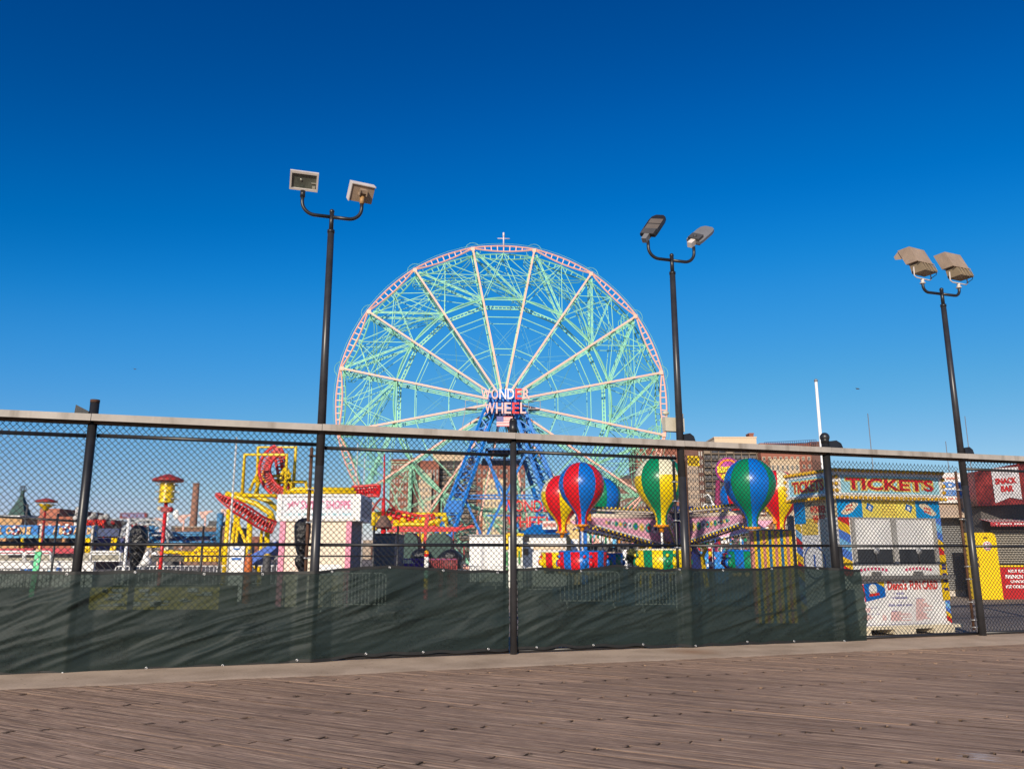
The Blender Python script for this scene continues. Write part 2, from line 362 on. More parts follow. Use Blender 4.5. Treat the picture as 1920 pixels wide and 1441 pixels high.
# cap beam
b = MB(FM)
for i in range(len(PS) - 1):
    b.box(PS[i] + .004, PS[i + 1] - .004, -.17, -.155, HT - .105 + rng(-.003, .003), HT + rng(-.003, .003), 0)
b.box(PS[0], PS[-1], -.154, .18, HT - .02, HT - .004, 1)
b.box(PS[0], PS[-1], .165, .18, HT - .12, HT - .021, 1)
b.box(PS[0], PS[-1], -.06, .08, HT - .13, HT - .05, 1)
b.build('cap_beam', [beamm, beamd], fence)
def capblock(s, w=.1, flip=1, sc=1):
    q = MB(FM); q.prism([(s + flip * .0, HT), (s + flip * .30, HT), (s + flip * .26, HT + .13 * sc), (s + flip * .16, HT + .2 * sc), (s + flip * .0, HT + .17 * sc)], -.07, .07)
    return q
def short_post(s, ztop, r, cap):
    q = MB(FM); q.tube((s, 0, 0), (s, 0, ztop), r, 20); o = q.build('post', black, fence)
    return o
# posts: 149 leaning open pipe, 962 sleeved, 1563 domed; the others are light poles
short_post(PS[1], HT + .22, .065, 0); q = MB(FM); q.tube((PS[1], 0, HT + .19), (PS[1], 0, HT + .235), .067, 20); q.build('post_rim', rust, fence)
q = MB(FM); q.prism([(PS[1] - .06, HT), (PS[1] - .25, HT), (PS[1] - .24, HT + .14), (PS[1] - .06, HT + .05)], -.06, .06); q.build('post_block', black, fence)
q = MB(FM); q.tube((PS[3], -.02, 0), (PS[3], -.02, HT - .02), .058, 24); q.build('post', polem, fence)
q = MB(FM); q.tube((PS[3], -.02, HT - .02), (PS[3], -.02, HT + .22), .07, 24); q.tube((PS[3], -.02, HT + .22), (PS[3], -.02, HT + .27), .07, 24, .05); q.build('post_cap', black, fence)
short_post(PS[5], HT + .18, .075, 0); q = MB(FM); q.sphere((PS[5], 0, HT + .22), .095, 16); q.tube((PS[5], 0, HT + .1), (PS[5], 0, HT + .22), .08, 16); q.build('post_cap', black, fence)
q = capblock(PS[5] + .04, flip=1.1, sc=.8); q.build('post_block', black, fence)
short_post(PS[5] + .13, 1.76, .05, 0)
for s in (PS[0], PS[7], PS[8]): short_post(s, HT + .05, .065, 0)
for s in (PS[4], PS[6]):
    q = capblock(s + .05, flip=.8, sc=.8); q.build('post_block', black, fence)
ZM = 1.762
def gate_frame(s, rusty, z0=.12, z1=3.3):
    q = MB(FM); q.tube((s, .07, z0), (s, .07, z1), .026, 10); q.build('gate_upright', rust if rusty else black, fence)
for i in range(len(PS) - 1):
    a, c_ = PS[i] + .06, PS[i + 1] - .06
    zt = {2: 3.30, 4: 3.38}.get(i, 3.36)
    if i not in (4, 5):
        q = MB(FM); q.tube((a, .07, zt), (c_, .07, zt - .01), .03, 10); q.build('top_rail', black, fence)
    q = MB(FM); q.tube((a, .07, ZM), (c_, .07, ZM + .005), .026, 10); q.build('middle_rail', black, fence)
    q = MB(FM); q.tube((a, .07, .05), (c_, .07, .05), .03 if i != 5 else .03, 8); q.build('bottom_rail', black, fence)
for s, r_ in ((PS[2] - .13, 1), (PS[3] - .13, 0), (PS[4] - .12, 0), (PS[4] + .13, 1), (PS[6] - .13, 1)): gate_frame(s, r_)
# diagonal brace rod in the fourth bay
q = MB(FM); q.tube((PS[4] + .2, .08, .75), (PS[5] - .35, .08, 2.6), .008, 6); q.build('brace_rod', black, fence)
# tie bands
for (s, zs) in ((PS[2], (3.15, 2.62, 2.1, 1.55, 1.1)), (PS[4], (2.9, 2.2, 1.72, 2.55)), (PS[6], (2.3, 1.35, 1.1, .65, .3, .16, 2.9))):
    for z in zs:
        q = MB(FM); q.box(s - .17, s + .05, .02, .085, z, z + .018); q.tube((s - .15, .05, z + .01), (s - .15, .0, z + .01), .018, 8); q.build('tie_band', galv if z < 3 else rust, fence)
# diamond mesh
def mesh_bay(s0, s1, z0, z1, WD=.090, HD=.093, seed=0):
    q = MB(FM); r = .0052
    def P(s, z):
        w = .006 * noise.noise(Vector((s * 1.1 + seed, z * 1.1, 0))); w2 = .006 * noise.noise(Vector((s * 1.1, z * 1.1, 5 + seed)))
        bow = .02 * noise.noise(Vector((s * .5, z * .6, 9 + seed)))
        return (s + w, .075 + bow, z + w2)
    sl = HD / WD
    for sg in (1, -1):
        k0 = int((s0 - (z1 - z0) / sl - s0) / WD) - 1; k1 = int((s1 - s0 + (z1 - z0) / sl) / WD) + 2
        for k in range(k0, k1):
            sb = s0 + k * WD                                   # s at z0 ; s = sb + sg*(z-z0)/sl
            za, zb = z0, z1
            def cl(sv): return z0 + sg * (sv - sb) * sl
            lo, hi = sorted((cl(s0), cl(s1))); za = max(z0, lo); zb = min(z1, hi)
            if zb - za < .02: continue
            n = max(2, int((zb - za) / .16)); pts = []
            for i in range(n + 1):
                z = za + (zb - za) * i / n; pts.append(Vector(P(sb + sg * (z - z0) / sl, z)) + Vector((0, sg * .003, 0)))
            q.path(pts, r, 3)
    # twisted barbs along the top selvage
    k = 0; s = s0
    while s < s1 - WD:
        x, y, z = P(s, z1); q.tube((x, y, z), (x + WD * .12, y, z + .03), r, 3); q.tube((x + WD * .2, y, z), (x + WD * .05, y, z + .03), r, 3); s += WD
        if True:
            x, y, z = P(s, z0); q.tube((x, y, z), (x + .01, y, z - .03), r, 3)
    return q
for i in range(len(PS) - 1):
    q = mesh_bay(PS[i] + .05, PS[i + 1] - .05, .05, 3.51 if i not in (4, 5) else 3.40, seed=i * 7.3); q.build('diamond_mesh', vinyl, fence)

# ================================================================ LIGHT POLES
def light_pole(px, py_top, s, label, kind):
    # height of the arm junction from the photograph, pole plumb on the fence line
    z = fp(px, py_top, 0)[1]
    base = fw(s, -.0, 0); root = thing('light_pole', label, 'light pole', base, FA, 'floodlight poles rising through the fence')
    F = FM @ Matrix.Translation(Vector((s, 0, 0)))
    q = MB(F); q.tube((0, 0, 0), (0, 0, 3.0), .075, 24, .07); q.tube((0, 0, 3.0), (0, 0, z - .35), .07, 24, .055); q.build('pole', polem, root)
    q = MB(F); q.tube((0, 0, z - .36), (0, 0, z - .31), .062, 20); q.tube((0, 0, z - .31), (0, 0, z + .02), .038, 20); q.sphere((0, 0, z + .03), .044, 14); q.build('tenon', black, root)
    A = .50 if kind != 3 else .50; pts = []
    H = .34 if kind != 3 else .28; rr = .22 if kind != 3 else .14; zb = z - .07
    ar = MB(F)
    for sg in (-1, 1):
        pts = [(0, 0, zb)] + [(sg * (A - rr), 0, zb)]
        for k in range(1, 9):
            t = k / 8 * math.pi / 2; pts.append((sg * (A - rr + rr * math.sin(t)), 0, zb + rr - rr * math.cos(t)))
        pts.append((sg * A, 0, zb + H)); ar.path(pts, .031, 12)
    ar.build('yoke_arm', black, root)
    return root, F, z, A, zb + H
def HF(F, x, z, yaw, pitch=0, roll=0):
    loc = F @ Vector((x, 0, z)); return Matrix.Translation(loc) @ Matrix.Rotation(yaw, 4, 'Z') @ Matrix.Rotation(pitch, 4, 'X') @ Matrix.Rotation(roll, 4, 'Y')
lensm = mat('flood_lens_glass', (.10, .11, .09, 1), .08, var=.5, scale=5, spec=.9)
# pole 1 : two pale box floodlights
root, F, z, A, ze = light_pole(624, 400, PS[2], 'tall charcoal pole carrying two pale boxy floodlights, left of the big wheel', 1)
H = HF(F, -A + .01, ze + .26, R(17), R(43), 0)
q = MB(H); q.add([(-.22, .0, -.15), (.22, .0, -.15), (.22, .0, .15), (-.22, .0, .15), (-.15, .2, -.09), (.15, .2, -.09), (.15, .2, .1), (-.15, .2, .1)], [(4, 5, 1, 0), (5, 6, 2, 1), (6, 7, 3, 2), (7, 4, 0, 3), (7, 6, 5, 4)])
for a in ((-.235, .235, -.04, .02, .125, .165), (-.235, .235, -.04, .02, -.165, -.13), (-.235, -.205, -.04, .02, -.13, .125), (.205, .235, -.04, .02, -.13, .125)): q.box(*a)
hd = q.build('lamp_head', palelamp, root)
q = MB(H); q.box(-.205, .205, -.01, -.004, -.13, .125); q.build('lens', lensm, hd)
q = MB(H); q.sphere((-.05, -.02, .02), .018, 10, sc=(1, .4, 1)); q.box(.14, .19, -.02, -.012, -.12, -.07); q.box(.12, .2, -.02, -.012, -.03, -.015); q.build('bulb', mat('bulb_reflector', (.7, .7, .6, 1), .1, .5), hd)
q = MB(F); q.tube((-A, 0, ze - .04), (-A, 0, ze + .07), .043, 14); q.build('slip_fitter', black, root)
H = HF(F, A - .0, ze + .15, R(27), R(40), 0)
q = MB(H); q.box(-.205, .205, .03, .17, -.15, .15); q.box(-.215, .215, .14, .19, -.16, .16); q.box(-.215, -.20, -.0, .14, -.16, .16); q.box(-.20, .215, -.0, .14, .15, .165); hd = q.build('lamp_head', palelamp, root)
q = MB(H); q.box(-.2, .2, .018, .03, -.15, .15); q.build('back_panel', tanlamp, hd)
q = MB(H); q.box(-.07, .07, -.06, .018, .03, .09); q.box(-.07, -.055, -.08, .018, -.01, .09); q.box(.055, .07, -.08, .018, -.01, .09); q.build('bracket', tanlamp, hd)
q = MB(F); q.tube((A, 0, ze - .03), (A, 0, ze + .1), .04, 14); q.build('slip_fitter', mat('ochre_fitting', (.4, .22, .08, 1), .6), root)
# pole 2 : LED heads
root, F, z, A, ze = light_pole(1262, 482, PS[4], 'charcoal pole with flat modern LED lamps and a beige box, right of the big wheel', 2)
def led(H, par, back=False):
    out = []
    P = [(-.14, 0), (-.15, .08), (-.15, .38), (-.13, .47), (-.07, .52), (.07, .52), (.13, .47), (.15, .38), (.15, .08), (.14, 0)]
    q = MB(H); q.prism(P, -.02, .035); hd = q.build('lamp_head', grey if back else black, par)
    q = MB(H); q.box(-.12, .12, -.024, -.021, .15, .27); q.box(-.12, .12, -.024, -.021, .29, .41); q.build('led_panel', mat('led_lens', (.13, .11, .095, 1), .4), hd)
    q = MB(H); q.box(-.12, .12, -.045, -.021, .0, .13); 
    if back: q.box(-.11, .11, .036, .085, .0, .16); q.sphere((.0, .09, .06), .035, 10)
    q.build('driver_box', dgrey, hd)
    q = MB(H); q.box(-.045, .045, -.04, .06, -.13, .02); q.build('slip_fitter', palelamp if back else grey, hd); return hd
# slab axis tips up and to the right, lens side turned toward the boardwalk
def axes(lx, ly, lz, nx, ny, nz, loc):
    Zx = Vector((lx, ly, lz)).normalized(); Yx = Vector((nx, ny, nz)); Yx = (Yx - Zx * Yx.dot(Zx)).normalized(); Xx = Yx.cross(Zx)
    m = Matrix.Identity(4)
    for i in range(3): m[i][0] = Xx[i]; m[i][1] = Yx[i]; m[i][2] = Zx[i]
    m.translation = loc; return m
led(axes(.50, .30, .80, .45, .8, -.30, F @ Vector((-A - .01, 0, ze + .12))) @ Matrix.Scale(1.15, 4), root)
led(axes(.62, .35, .62, -.45, -.8, .25, F @ Vector((A, 0, ze + .10))) @ Matrix.Scale(1.12, 4), root, True)
bx = MB(F); bx.box(-.24, .16, .09, .22, 3.86, 4.12); bx.build('control_box', mat('beige_box', (.52, .48, .38, 1), .6, dirt=.2), root)
q = MB(F); q.path([(.07, .1, 4.1), (.12, .1, 4.13), (.12, .1, 4.2)], .03, 8); q.sphere((-.22, .1, 4.2), .045, 8, sc=(1.6, 1, 1)); q.tube((-.2, .12, 4.1), (-.22, .12, 4.2), .015, 6); q.build('sensor', mat('beige_box', (.52, .48, .38, 1)), root)
# pole 3 : bronze shoebox floods
root, F, z, A, ze = light_pole(1762, 545, PS[6], 'charcoal pole with twin bronze hooded floodlights at the far right', 3)
for sg in (-1, 1):
    H = Matrix.Translation(F @ Vector((sg * A, 0, ze))) @ Matrix.Rotation(R(27 if sg < 0 else 24), 4, 'Z')
    q = MB(H); w0, w1 = -.25, .25
    P = [(.05, .74), (.34, .74), (.17, .36), (-.12, .36)]             # (y, z) outline of the hood, mouth at far end
    vs = [(x, y, z) for x in (w0, w1) for y, z in P]
    q.add(vs, [(0, 3, 2, 1), (4, 5, 6, 7), (0, 1, 5, 4), (0, 4, 7, 3), (3, 7, 6, 2), (1, 2, 6, 5)])
    if sg < 0: q.add([(w0 + .02, .34, .73), (w1 - .02, .34, .73), (w1 - .02, .46, .64), (w0 + .02, .46, .64), (w0 + .02, .43, .56), (w0 + .02, .27, .52)], [(0, 1, 2, 3), (0, 3, 4, 5)])
    q.box(w0 - .012, w1 + .012, -.145, -.13, .335, .355); hd = q.build('lamp_head', tanlamp, root)
    q = MB(H); vs = [(x, y, z) for x in (w0 + .07, w1 - .02) for y, z in [(-.12, .345), (.14, .345), (.10, .13), (-.22, .13), (-.20, .2)]]
    q.add(vs, [(0, 4, 3, 2, 1), (5, 6, 7, 8, 9), (0, 1, 6, 5), (1, 2, 7, 6), (2, 3, 8, 7), (3, 4, 9, 8), (4, 0, 5, 9)])
    for k in range(4): q.tube((w0 + .13 + k * .11, -.16, .34), (w0 + .13 + k * .11, -.23, .15), .008, 5)
    q.build('ballast_box', mat('olive_bronze_box', (.24, .18, .11, 1), .6, var=.2), hd)
    q = MB(H); q.path([(w0 - .02, -.02, .24), (w0 - .03, -.02, .05), (w0 + .03, -.02, .01), (w1 - .03, -.02, .01), (w1 + .03, -.02, .05), (w1 + .02, -.02, .18)], .014, 6); q.build('bracket', palelamp, hd)
    q = MB(H); q.path([(.05, -.2, .1), (.10, -.25, .13), (.16, -.24, .12), (.2, -.2, .08), (.2, -.05, .03)], .008, 5); q.build('cable', black, hd)
    q = MB(F); q.tube((sg * A, 0, ze - .08), (sg * A, 0, ze + .02), .036, 12); q.tube((sg * A, 0, ze - .09), (sg * A, 0, ze - .075), .06, 12); q.build('slip_fitter', palelamp, root)

# ================================================================ PRIVACY SCREEN
def screen_material():
    m = bpy.data.materials.new('green_windscreen_cloth'); nt, N, L, b = nodes(m); b.inputs['Roughness'].default_value = .6; b.inputs['Specular IOR Level'].default_value = .25
    tc = N.new('ShaderNodeTexCoord')
    mp = N.new('ShaderNodeMapping'); mp.inputs['Scale'].default_value = (1, 1, 1); L.new(tc.outputs['Object'], mp.inputs['Vector'])
    n1 = N.new('ShaderNodeTexNoise'); n1.inputs['Scale'].default_value = 1.7; n1.inputs['Detail'].default_value = 8; n1.inputs['Roughness'].default_value = .7; L.new(mp.outputs['Vector'], n1.inputs['Vector'])
    n2 = N.new('ShaderNodeTexNoise'); n2.inputs['Scale'].default_value = 1; n2.inputs['Detail'].default_value = 3; m2 = N.new('ShaderNodeMapping'); m2.inputs['Scale'].default_value = (120, 120, 22); L.new(tc.outputs['Object'], m2.inputs['Vector']); L.new(m2.outputs['Vector'], n2.inputs['Vector'])
    n3 = N.new('ShaderNodeTexNoise'); n3.inputs['Scale'].default_value = 1; n3.inputs['Detail'].default_value = 4; m3 = N.new('ShaderNodeMapping'); m3.inputs['Scale'].default_value = (9, 9, 90); L.new(tc.outputs['Object'], m3.inputs['Vector']); L.new(m3.outputs['Vector'], n3.inputs['Vector'])
    a = N.new('ShaderNodeMath'); a.operation = 'ADD'; L.new(n2.outputs['Fac'], a.inputs[0]); L.new(n3.outputs['Fac'], a.inputs[1])
    a2 = N.new('ShaderNodeMath'); a2.operation = 'MULTIPLY_ADD'; L.new(a.outputs[0], a2.inputs[0]); a2.inputs[1].default_value = .5; L.new(n1.outputs['Fac'], a2.inputs[2])
    cr = N.new('ShaderNodeValToRGB'); L.new(a2.outputs[0], cr.inputs['Fac']); e = cr.color_ramp.elements
    e[0].position = .66; e[0].color = (.0012, .0040, .0037, 1); e[1].position = 1.04; e[1].color = (.0145, .0245, .0225, 1)
    L.new(cr.outputs['Color'], b.inputs['Base Color'])
    tr = N.new('ShaderNodeBsdfTransparent'); tr.inputs['Color'].default_value = (.8, 1, .9, 1)
    mx = N.new('ShaderNodeMixShader'); r = N.new('ShaderNodeMapRange'); r.inputs['From Min'].default_value = .35; r.inputs['From Max'].default_value = .65; r.inputs['To Min'].default_value = .90; r.inputs['To Max'].default_value = .95
    L.new(n2.outputs['Fac'], r.inputs['Value']); L.new(r.outputs['Result'], mx.inputs['Fac']); L.new(tr.outputs[0], mx.inputs[1]); L.new(b.outputs[0], mx.inputs[2])
    L.new(mx.outputs[0], N['Material Output'].inputs['Surface'])
    bp = N.new('ShaderNodeBump'); bp.inputs['Strength'].default_value = .25; bp.inputs['Distance'].default_value = .003; L.new(a.outputs[0], bp.inputs['Height']); L.new(bp.outputs['Normal'], b.inputs['Normal'])
    return m
scrm = screen_material()
TOPS = [(-260, 1066), (-120, 1078), (0, 1073), (150, 1076), (300, 1071), (420, 1077), (590, 1074), (660, 1068), (728, 1063), (800, 1067), (870, 1073), (948, 1072), (966, 1069), (1020, 1068), (1075, 1071), (1160, 1062), (1210, 1067), (1245, 1070), (1285, 1066), (1300, 1069), (1420, 1068), (1485, 1063), (1550, 1067), (1616, 1071)]
BOTS = [(-260, 1276), (0, 1257), (200, 1255), (300, 1248), (400, 1243), (500, 1240), (578, 1233), (680, 1222), (760, 1219), (850, 1217), (948, 1213), (966, 1211), (1060, 1207), (1160, 1205), (1280, 1206), (1360, 1203), (1480, 1198), (1560, 1199), (1616, 1197)]
def lerp(T, x):
    if x <= T[0][0]: return T[0][1]
    for (a, b), (c_, d) in zip(T, T[1:]):
        if x <= c_: t = (x - a) / (c_ - a); return b + (d - b) * t
    return T[-1][1]
TS = [(fp(x, y)[0], fp(x, y)[1]) for x, y in TOPS]; BS = [(fp(x, y)[0], fp(x, y)[1]) for x, y in BOTS]
OFFS = [(PS[0], -.085), (PS[1] - .3, -.03), (PS[1], -.088), (PS[1] + .3, -.02), (PS[2] - .3, -.02), (PS[2], -.10), (PS[2] + .3, -.02), (PS[3] - .3, .01), (PS[3] - .05, .035), (PS[3] + .1, .035), (PS[3] + .4, .0), (PS[4] - .25, -.03), (PS[4], -.10), (PS[4] + .25, -.03), (PS[5] - .2, -.03), (PS[5], -.1), (PS[5] + .3, -.05)]
def wrink(s, z, t):
    # pulled folds climbing to the right between posts
    w = 0
    for k, (fr, am, an, sx) in enumerate(((1.1, .06, .30, 0), (2.9, .06, .36, 4), (5.5, .032, .32, 9), (10, .009, .42, 15))):
        wp_ = .22 * noise.noise(Vector((s * .35, z * .7, 40 + k)))
        u = ((z + wp_) * math.cos(an) - s * math.sin(an)) * fr * 1.6; v = (s * math.cos(an) + z * math.sin(an)) * fr * .15
        n_ = noise.noise(Vector((v + sx, u, sx * 1.7))); r_ = 1.15 - abs(n_) * 4.0
        msk = .5 + .9 * noise.noise(Vector((s * .55 + sx, z * .9, 3.3 + k)))
        w += am * max(0, r_) * max(0.04, min(1.2, msk))
    w += .02 * noise.noise(Vector((s * .9, z * 1.4, 21)))
    return w * min(1, 4 * t * (1 - t) + .12) * 1.0
def screen(s0, s1, label):
    q = MB(FM); st = .022; n = int((s1 - s0) / st); mrows = 56; vs = []; fs = []; tops = []; bots = []
    for i in range(n + 1):
        s = s0 + (s1 - s0) * i / n; zt = lerp(TS, s); zb = lerp(BS, s) - .02 + .012 * math.sin(s * 9)
        o0 = lerp(OFFS, s)
        for j in range(mrows + 1):
            t = j / mrows; z = zb + (zt - zb) * t; o = o0 - wrink(s, z, t)
            vs.append((s, o, z + .02 * noise.noise(Vector((s * 3, t * 2, 7)))))
        bots.append(vs[-mrows - 1]); tops.append(vs[-1])
    for i in range(n):
        for j in range(mrows):
            a = i * (mrows + 1) + j; fs.append((a, a + mrows + 1, a + mrows + 2, a + 1))
    q.add(vs, fs, 0, True); o = q.build('privacy_screen', scrm); tag(o, label, 'privacy screen', 'green windscreens tied to the fence')
    for pts, dz, nm in ((tops, .014, 'top_hem'), (bots, -.014, 'bottom_hem')):
        h = MB(FM); v2 = []; f2 = []
        for i, (s, oo, z) in enumerate(pts):
            v2 += [(s, oo - .006, z - .022 + dz), (s, oo - .008, z + .022 + dz)]
        for i in range(len(pts) - 1): f2.append((2 * i, 2 * i + 2, 2 * i + 3, 2 * i + 1))
        h.add(v2, f2, 0, True); h.build(nm, blackp if 0 else mat('black_hem_tape', (.012, .013, .013, 1), .5), o)
    for pts, gp in ((tops, .92), (bots, .98)):
        k = .35
        while k < s1 - s0 - .1:
            i = int(k / (s1 - s0) * n); s, oo, z = pts[i]
            T = FM @ Matrix.Translation((s, oo - .012, z)) @ Matrix.Rotation(R(90), 4, 'X')
            gm = MB(); gm.path([T @ Vector((.014 * math.cos(a * math.pi / 5), .014 * math.sin(a * math.pi / 5), 0)) for a in range(10)], .007, 5, closed=True); gm.build('grommet', galv, o)
            k += gp + rng(-.12, .12)
screen(PS[0] + .1, PS[3] - .075, 'wrinkled dark green screen cloth tied along the left half of the fence')
screen(PS[3] + .075, fp(1615, 1130)[0], 'dark green screen cloth between the middle post and the ticket booth')

# ================================================================ BAGGED VIEWERS behind the mesh
def bagged(label, pts, px, Y, group):
    """pts: (px_left, px_right, py) silhouette"""
    base = at(px, 1060, Y); root = thing('wrapped_viewer', label, 'wrapped viewer', (base.x, Y, 0), 0, group)
    q = MB(); rows = []
    n = 18
    for (a, b_, y) in pts:
        L_ = at(a, y, Y); Rr = at(b_, y, Y); cx = (L_.x + Rr.x) / 2; r = (Rr.x - L_.x) / 2; rows.append((cx, r, L_.z))
    vs = []; fs = []
    for i, (cx, r, z) in enumerate(rows):
        for k in range(n):
            t = 2 * math.pi * k / n; w = 1 + .10 * noise.noise(Vector((math.cos(t) * 2.5, math.sin(t) * 2.5 + z * 1.2, i * .25))) + .05 * math.sin(5 * t + i)
            vs.append((cx + r * math.cos(t) * w, Y + r * .8 * math.sin(t) * w, z + .008 * math.sin(3 * t + i * 2)))
    for i in range(len(rows) - 1):
        for k in range(n): fs.append((i * n + k, i * n + (k + 1) % n, (i + 1) * n + (k + 1) % n, (i + 1) * n + k))
    fs.append(tuple(range(n))[::-1]); fs.append(tuple((len(rows) - 1) * n + k for k in range(n)))
    q.add(vs, fs, 0, True); q.build('bag', blackp, root)
    q = MB(); cx = rows[0][0]; q.tube((cx, Y, -.03), (cx, Y, rows[0][2] + .1), .045, 12); q.tube((cx, Y, -.03), (cx, Y, .0), .14, 14); q.build('post', black, root)
bagged('black plastic bag tied over a viewer, beside the red lamp post', [(247, 252, 1072), (244, 256, 1060), (244, 266, 1048), (244, 270, 1038), (243, 275, 1022), (243, 277, 1005), (245, 275, 993), (251, 268, 986), (256, 262, 984)][:9], 255, fw(fp(258, 1020, .35)[0], .35, 0).y, 'viewers wrapped in black bags')
bagged('black plastic bag over a viewer in front of the pink sweet shop booth', [(561, 569, 1070), (553, 572, 1058), (552, 574, 1048), (558, 576, 1040), (555, 578, 1030), (553, 580, 1012), (552, 582, 995), (552, 582, 982), (560, 580, 974), (568, 577, 971)], 568, fw(fp(565, 1020, .4)[0], .4, 0).y, 'viewers wrapped in black bags')

# ================================================================ TICKET BOOTH (parallel to the fence)
BO = .86                                                             # front plane
sL, _ = fp(1576, 1030, BO); sR, _ = fp(1776, 1080, BO)
W = sR - sL; z_sgt = fp(1670, 881, BO - .1)[1]; z_sgb = fp(1670, 937, BO - .1)[1]
z_f = lambda y, x=1680: fp(x, y, BO)[1]
def fs_(x, y): return fp(x, y, BO)[0]
booth = thing('ticket_booth', 'brightly painted ticket booth with bulb framed roof signs behind the fence', 'ticket booth', fw(sL, BO, 0), FA)
DEP = 1.4
zt = z_sgb - .02; zskid = .16
q = MB(FM); q.box(sL, sR, BO + .02, BO + DEP, zskid, zt); q.build('body', white, booth)
q = MB(FM)
for k in (0, .42, .8): q.box(sL + W * k, sL + W * (k + .2), BO - .05, BO + DEP, 0, .1)
q.box(sL - .05, sR + .25, BO - .03, BO + DEP, .1, zskid); q.build('skid', cream, booth)
q = MB(FM); q.box(sL - .12, sR + .06, BO - .12, BO + DEP + .1, z_sgb, z_sgt); q.build('roof_sign_box', white, booth)
# painted panels: front header, side header
def panel(nm, pts, mi_mat, y, dy=.006, par=booth):
    q = MB(FM); q.prism(pts, y - dy, y); return q.build(nm, mi_mat, par)
def rect(x0, x1, y0, y1): # pixels -> local rect on booth front plane
    a, z1 = fp(x0, y0, BO)[0], z_f(y0, (x0 + x1) / 2); b_, z0 = fp(x1, y1, BO)[0], z_f(y1, (x0 + x1) / 2); return [(a, z0), (b_, z0), (b_, z1), (a, z1)]
def F2(u, v):  # u 0..1 across booth, v in metres
    return (sL + W * u, v)
def fr(u0, u1, v0, v1): return [F2(u0, v0), F2(u1, v0), F2(u1, v1), F2(u0, v1)]
zh0, zh1 = z_f(970), z_f(938)                                        # header band
sky_b = mat('sign_sky_blue', (.0, .30, .72, 1), .45, var=.1)
panel('header_panel', fr(0, .24, zh0, zh1), sky_b, BO + .014); panel('header_panel', fr(.24, .76, zh0, zh1), mat('sign_yellow', (.85, .70, .12, 1), .5, var=.12, scale=8), BO + .014); panel('header_panel', fr(.76, 1, zh0, zh1), sky_b, BO + .014)
zw0, zw1 = z_f(1058), z_f(973)                                       # window zone
def stripes(u0, u1, v0, v1, y, n, par=booth, side=False, tilt=.35):
    cols = [mat('stripe_red', (.6, .02, .02, 1), .5), mat('stripe_yellow', (.85, .55, .02, 1), .5), mat('stripe_blue', (.08, .2, .65, 1), .5), mat('stripe_light_blue', (.2, .5, .8, 1), .5), white]
    q = MB(FM); 
    seq = [0, 1, 2, 3, 2, 1, 0, 0, 1, 4, 2, 1, 0, 3]
    h = (v1 - v0) / n
    for k in range(n):
        a = v0 + k * h; b_ = a + h
        if side: q.add([(y, u0, a), (y, u1, a + tilt * .0), (y, u1, b_), (y, u0, b_)], [(0, 3, 2, 1)], seq[k % 14])
        else: q.add([(sL + W * u0, y, min(v1, a + tilt * h * 2)), (sL + W * u1, y, a), (sL + W * u1, y, b_), (sL + W * u0, y, min(v1, b_ + tilt * h * 2))], [(0, 1, 2, 3)], seq[k % 14])
    return q.build('stripe_panel', cols, par)
stripes(.0, .105, 1.1, zh0 - .003, BO + .006, 7); stripes(.93, 1.0, 1.5, zh0 - .003, BO + .006, 5)
# window with roll shutters raised
ux = [.12, .50, .55, .91]
for (a, b_) in ((.13, .49), (.54, .90)):
    zs = z_f(1029)
    q = MB(FM); x0 = sL + W * a; x1 = sL + W * b_
    k = zs
    while k < zw1 - .03: q.box(x0, x1, BO - .012, BO + .014, k, min(k + .055, zw1)); k += .058
    q.build('shutter', mat('white_slat', (.86, .85, .84, 1), .5, var=.05), booth)
    q = MB(FM); q.box(x0, x1, BO + .004, BO + .015, zw0 + .02, zs); q.build('window', glass, booth)
    q = MB(FM); cx = (x0 + x1) / 2 + .05; T = FM @ Matrix.Translation((cx, BO - .02, zs - .03)) @ Matrix.Rotation(R(90), 4, 'X')
    q = MB(T); q.lathe([(.001, 0), (.075, 0), (.075, .012), (.001, .014)], 20); q.build('speaking_disc', mat('grey_plastic', (.35, .36, .38, 1), .3), booth)
    q = MB(FM); q.tube((cx, BO - .012, zw0 + .02), (cx, BO - .012, zs), .012, 6); q.build('till_post', dgrey, booth)
q = MB(FM)
for u in (.115, .495, .905): q.box(sL + W * u, sL + W * (u + .03 if u != .495 else u + .045), BO - .03, BO + .016, zw0, zw1)
q.box(sL + W * .115, sL + W * .935, BO - .03, BO + .016, zw0 - .0, zw0 + .02); q.box(sL + W * .115, sL + W * .935, BO - .03, BO + .016, zw1, zw1 + .03)
q.build('window_frame', mat('frame_grey', (.4, .39, .37, 1), .5), booth)
# counter panel band, arching red words, counter
zc = z_f(1080)
panel('band_panel', fr(.1, .93, zc + .04, zw0 - .004), white, BO + .012)
for (a, b_) in ((.16, .43), (.59, .86)):
    q = MB(FM)
    for k in range(8):                                              # arched word, too small to read: letter sized marks
        u = (k + .5) / 8; x = sL + W * (a + (b_ - a) * u); z = z_f(1071) + .035 * (1 - (2 * u - 1) ** 2); q.box(x - .028, x + .028, BO + .002, BO + .0045, z, z + .055)
    q.build('lettering', mat('magenta_letter', (.6, .03, .12, 1), .5), booth)
q = MB(FM); q.box(sL + W * .05, sR + .02, BO - .2, BO + .012, zc - .055, zc + .02); q.box(sL + W * .27, sL + W * .33, BO - .1, BO + .01, zc + .022, zc + .10); q.box(sL + W * .67, sL + W * .73, BO - .1, BO + .01, zc + .022, zc + .10); q.build('counter', mat('grey_counter', (.16, .155, .15, 1), .5), booth)
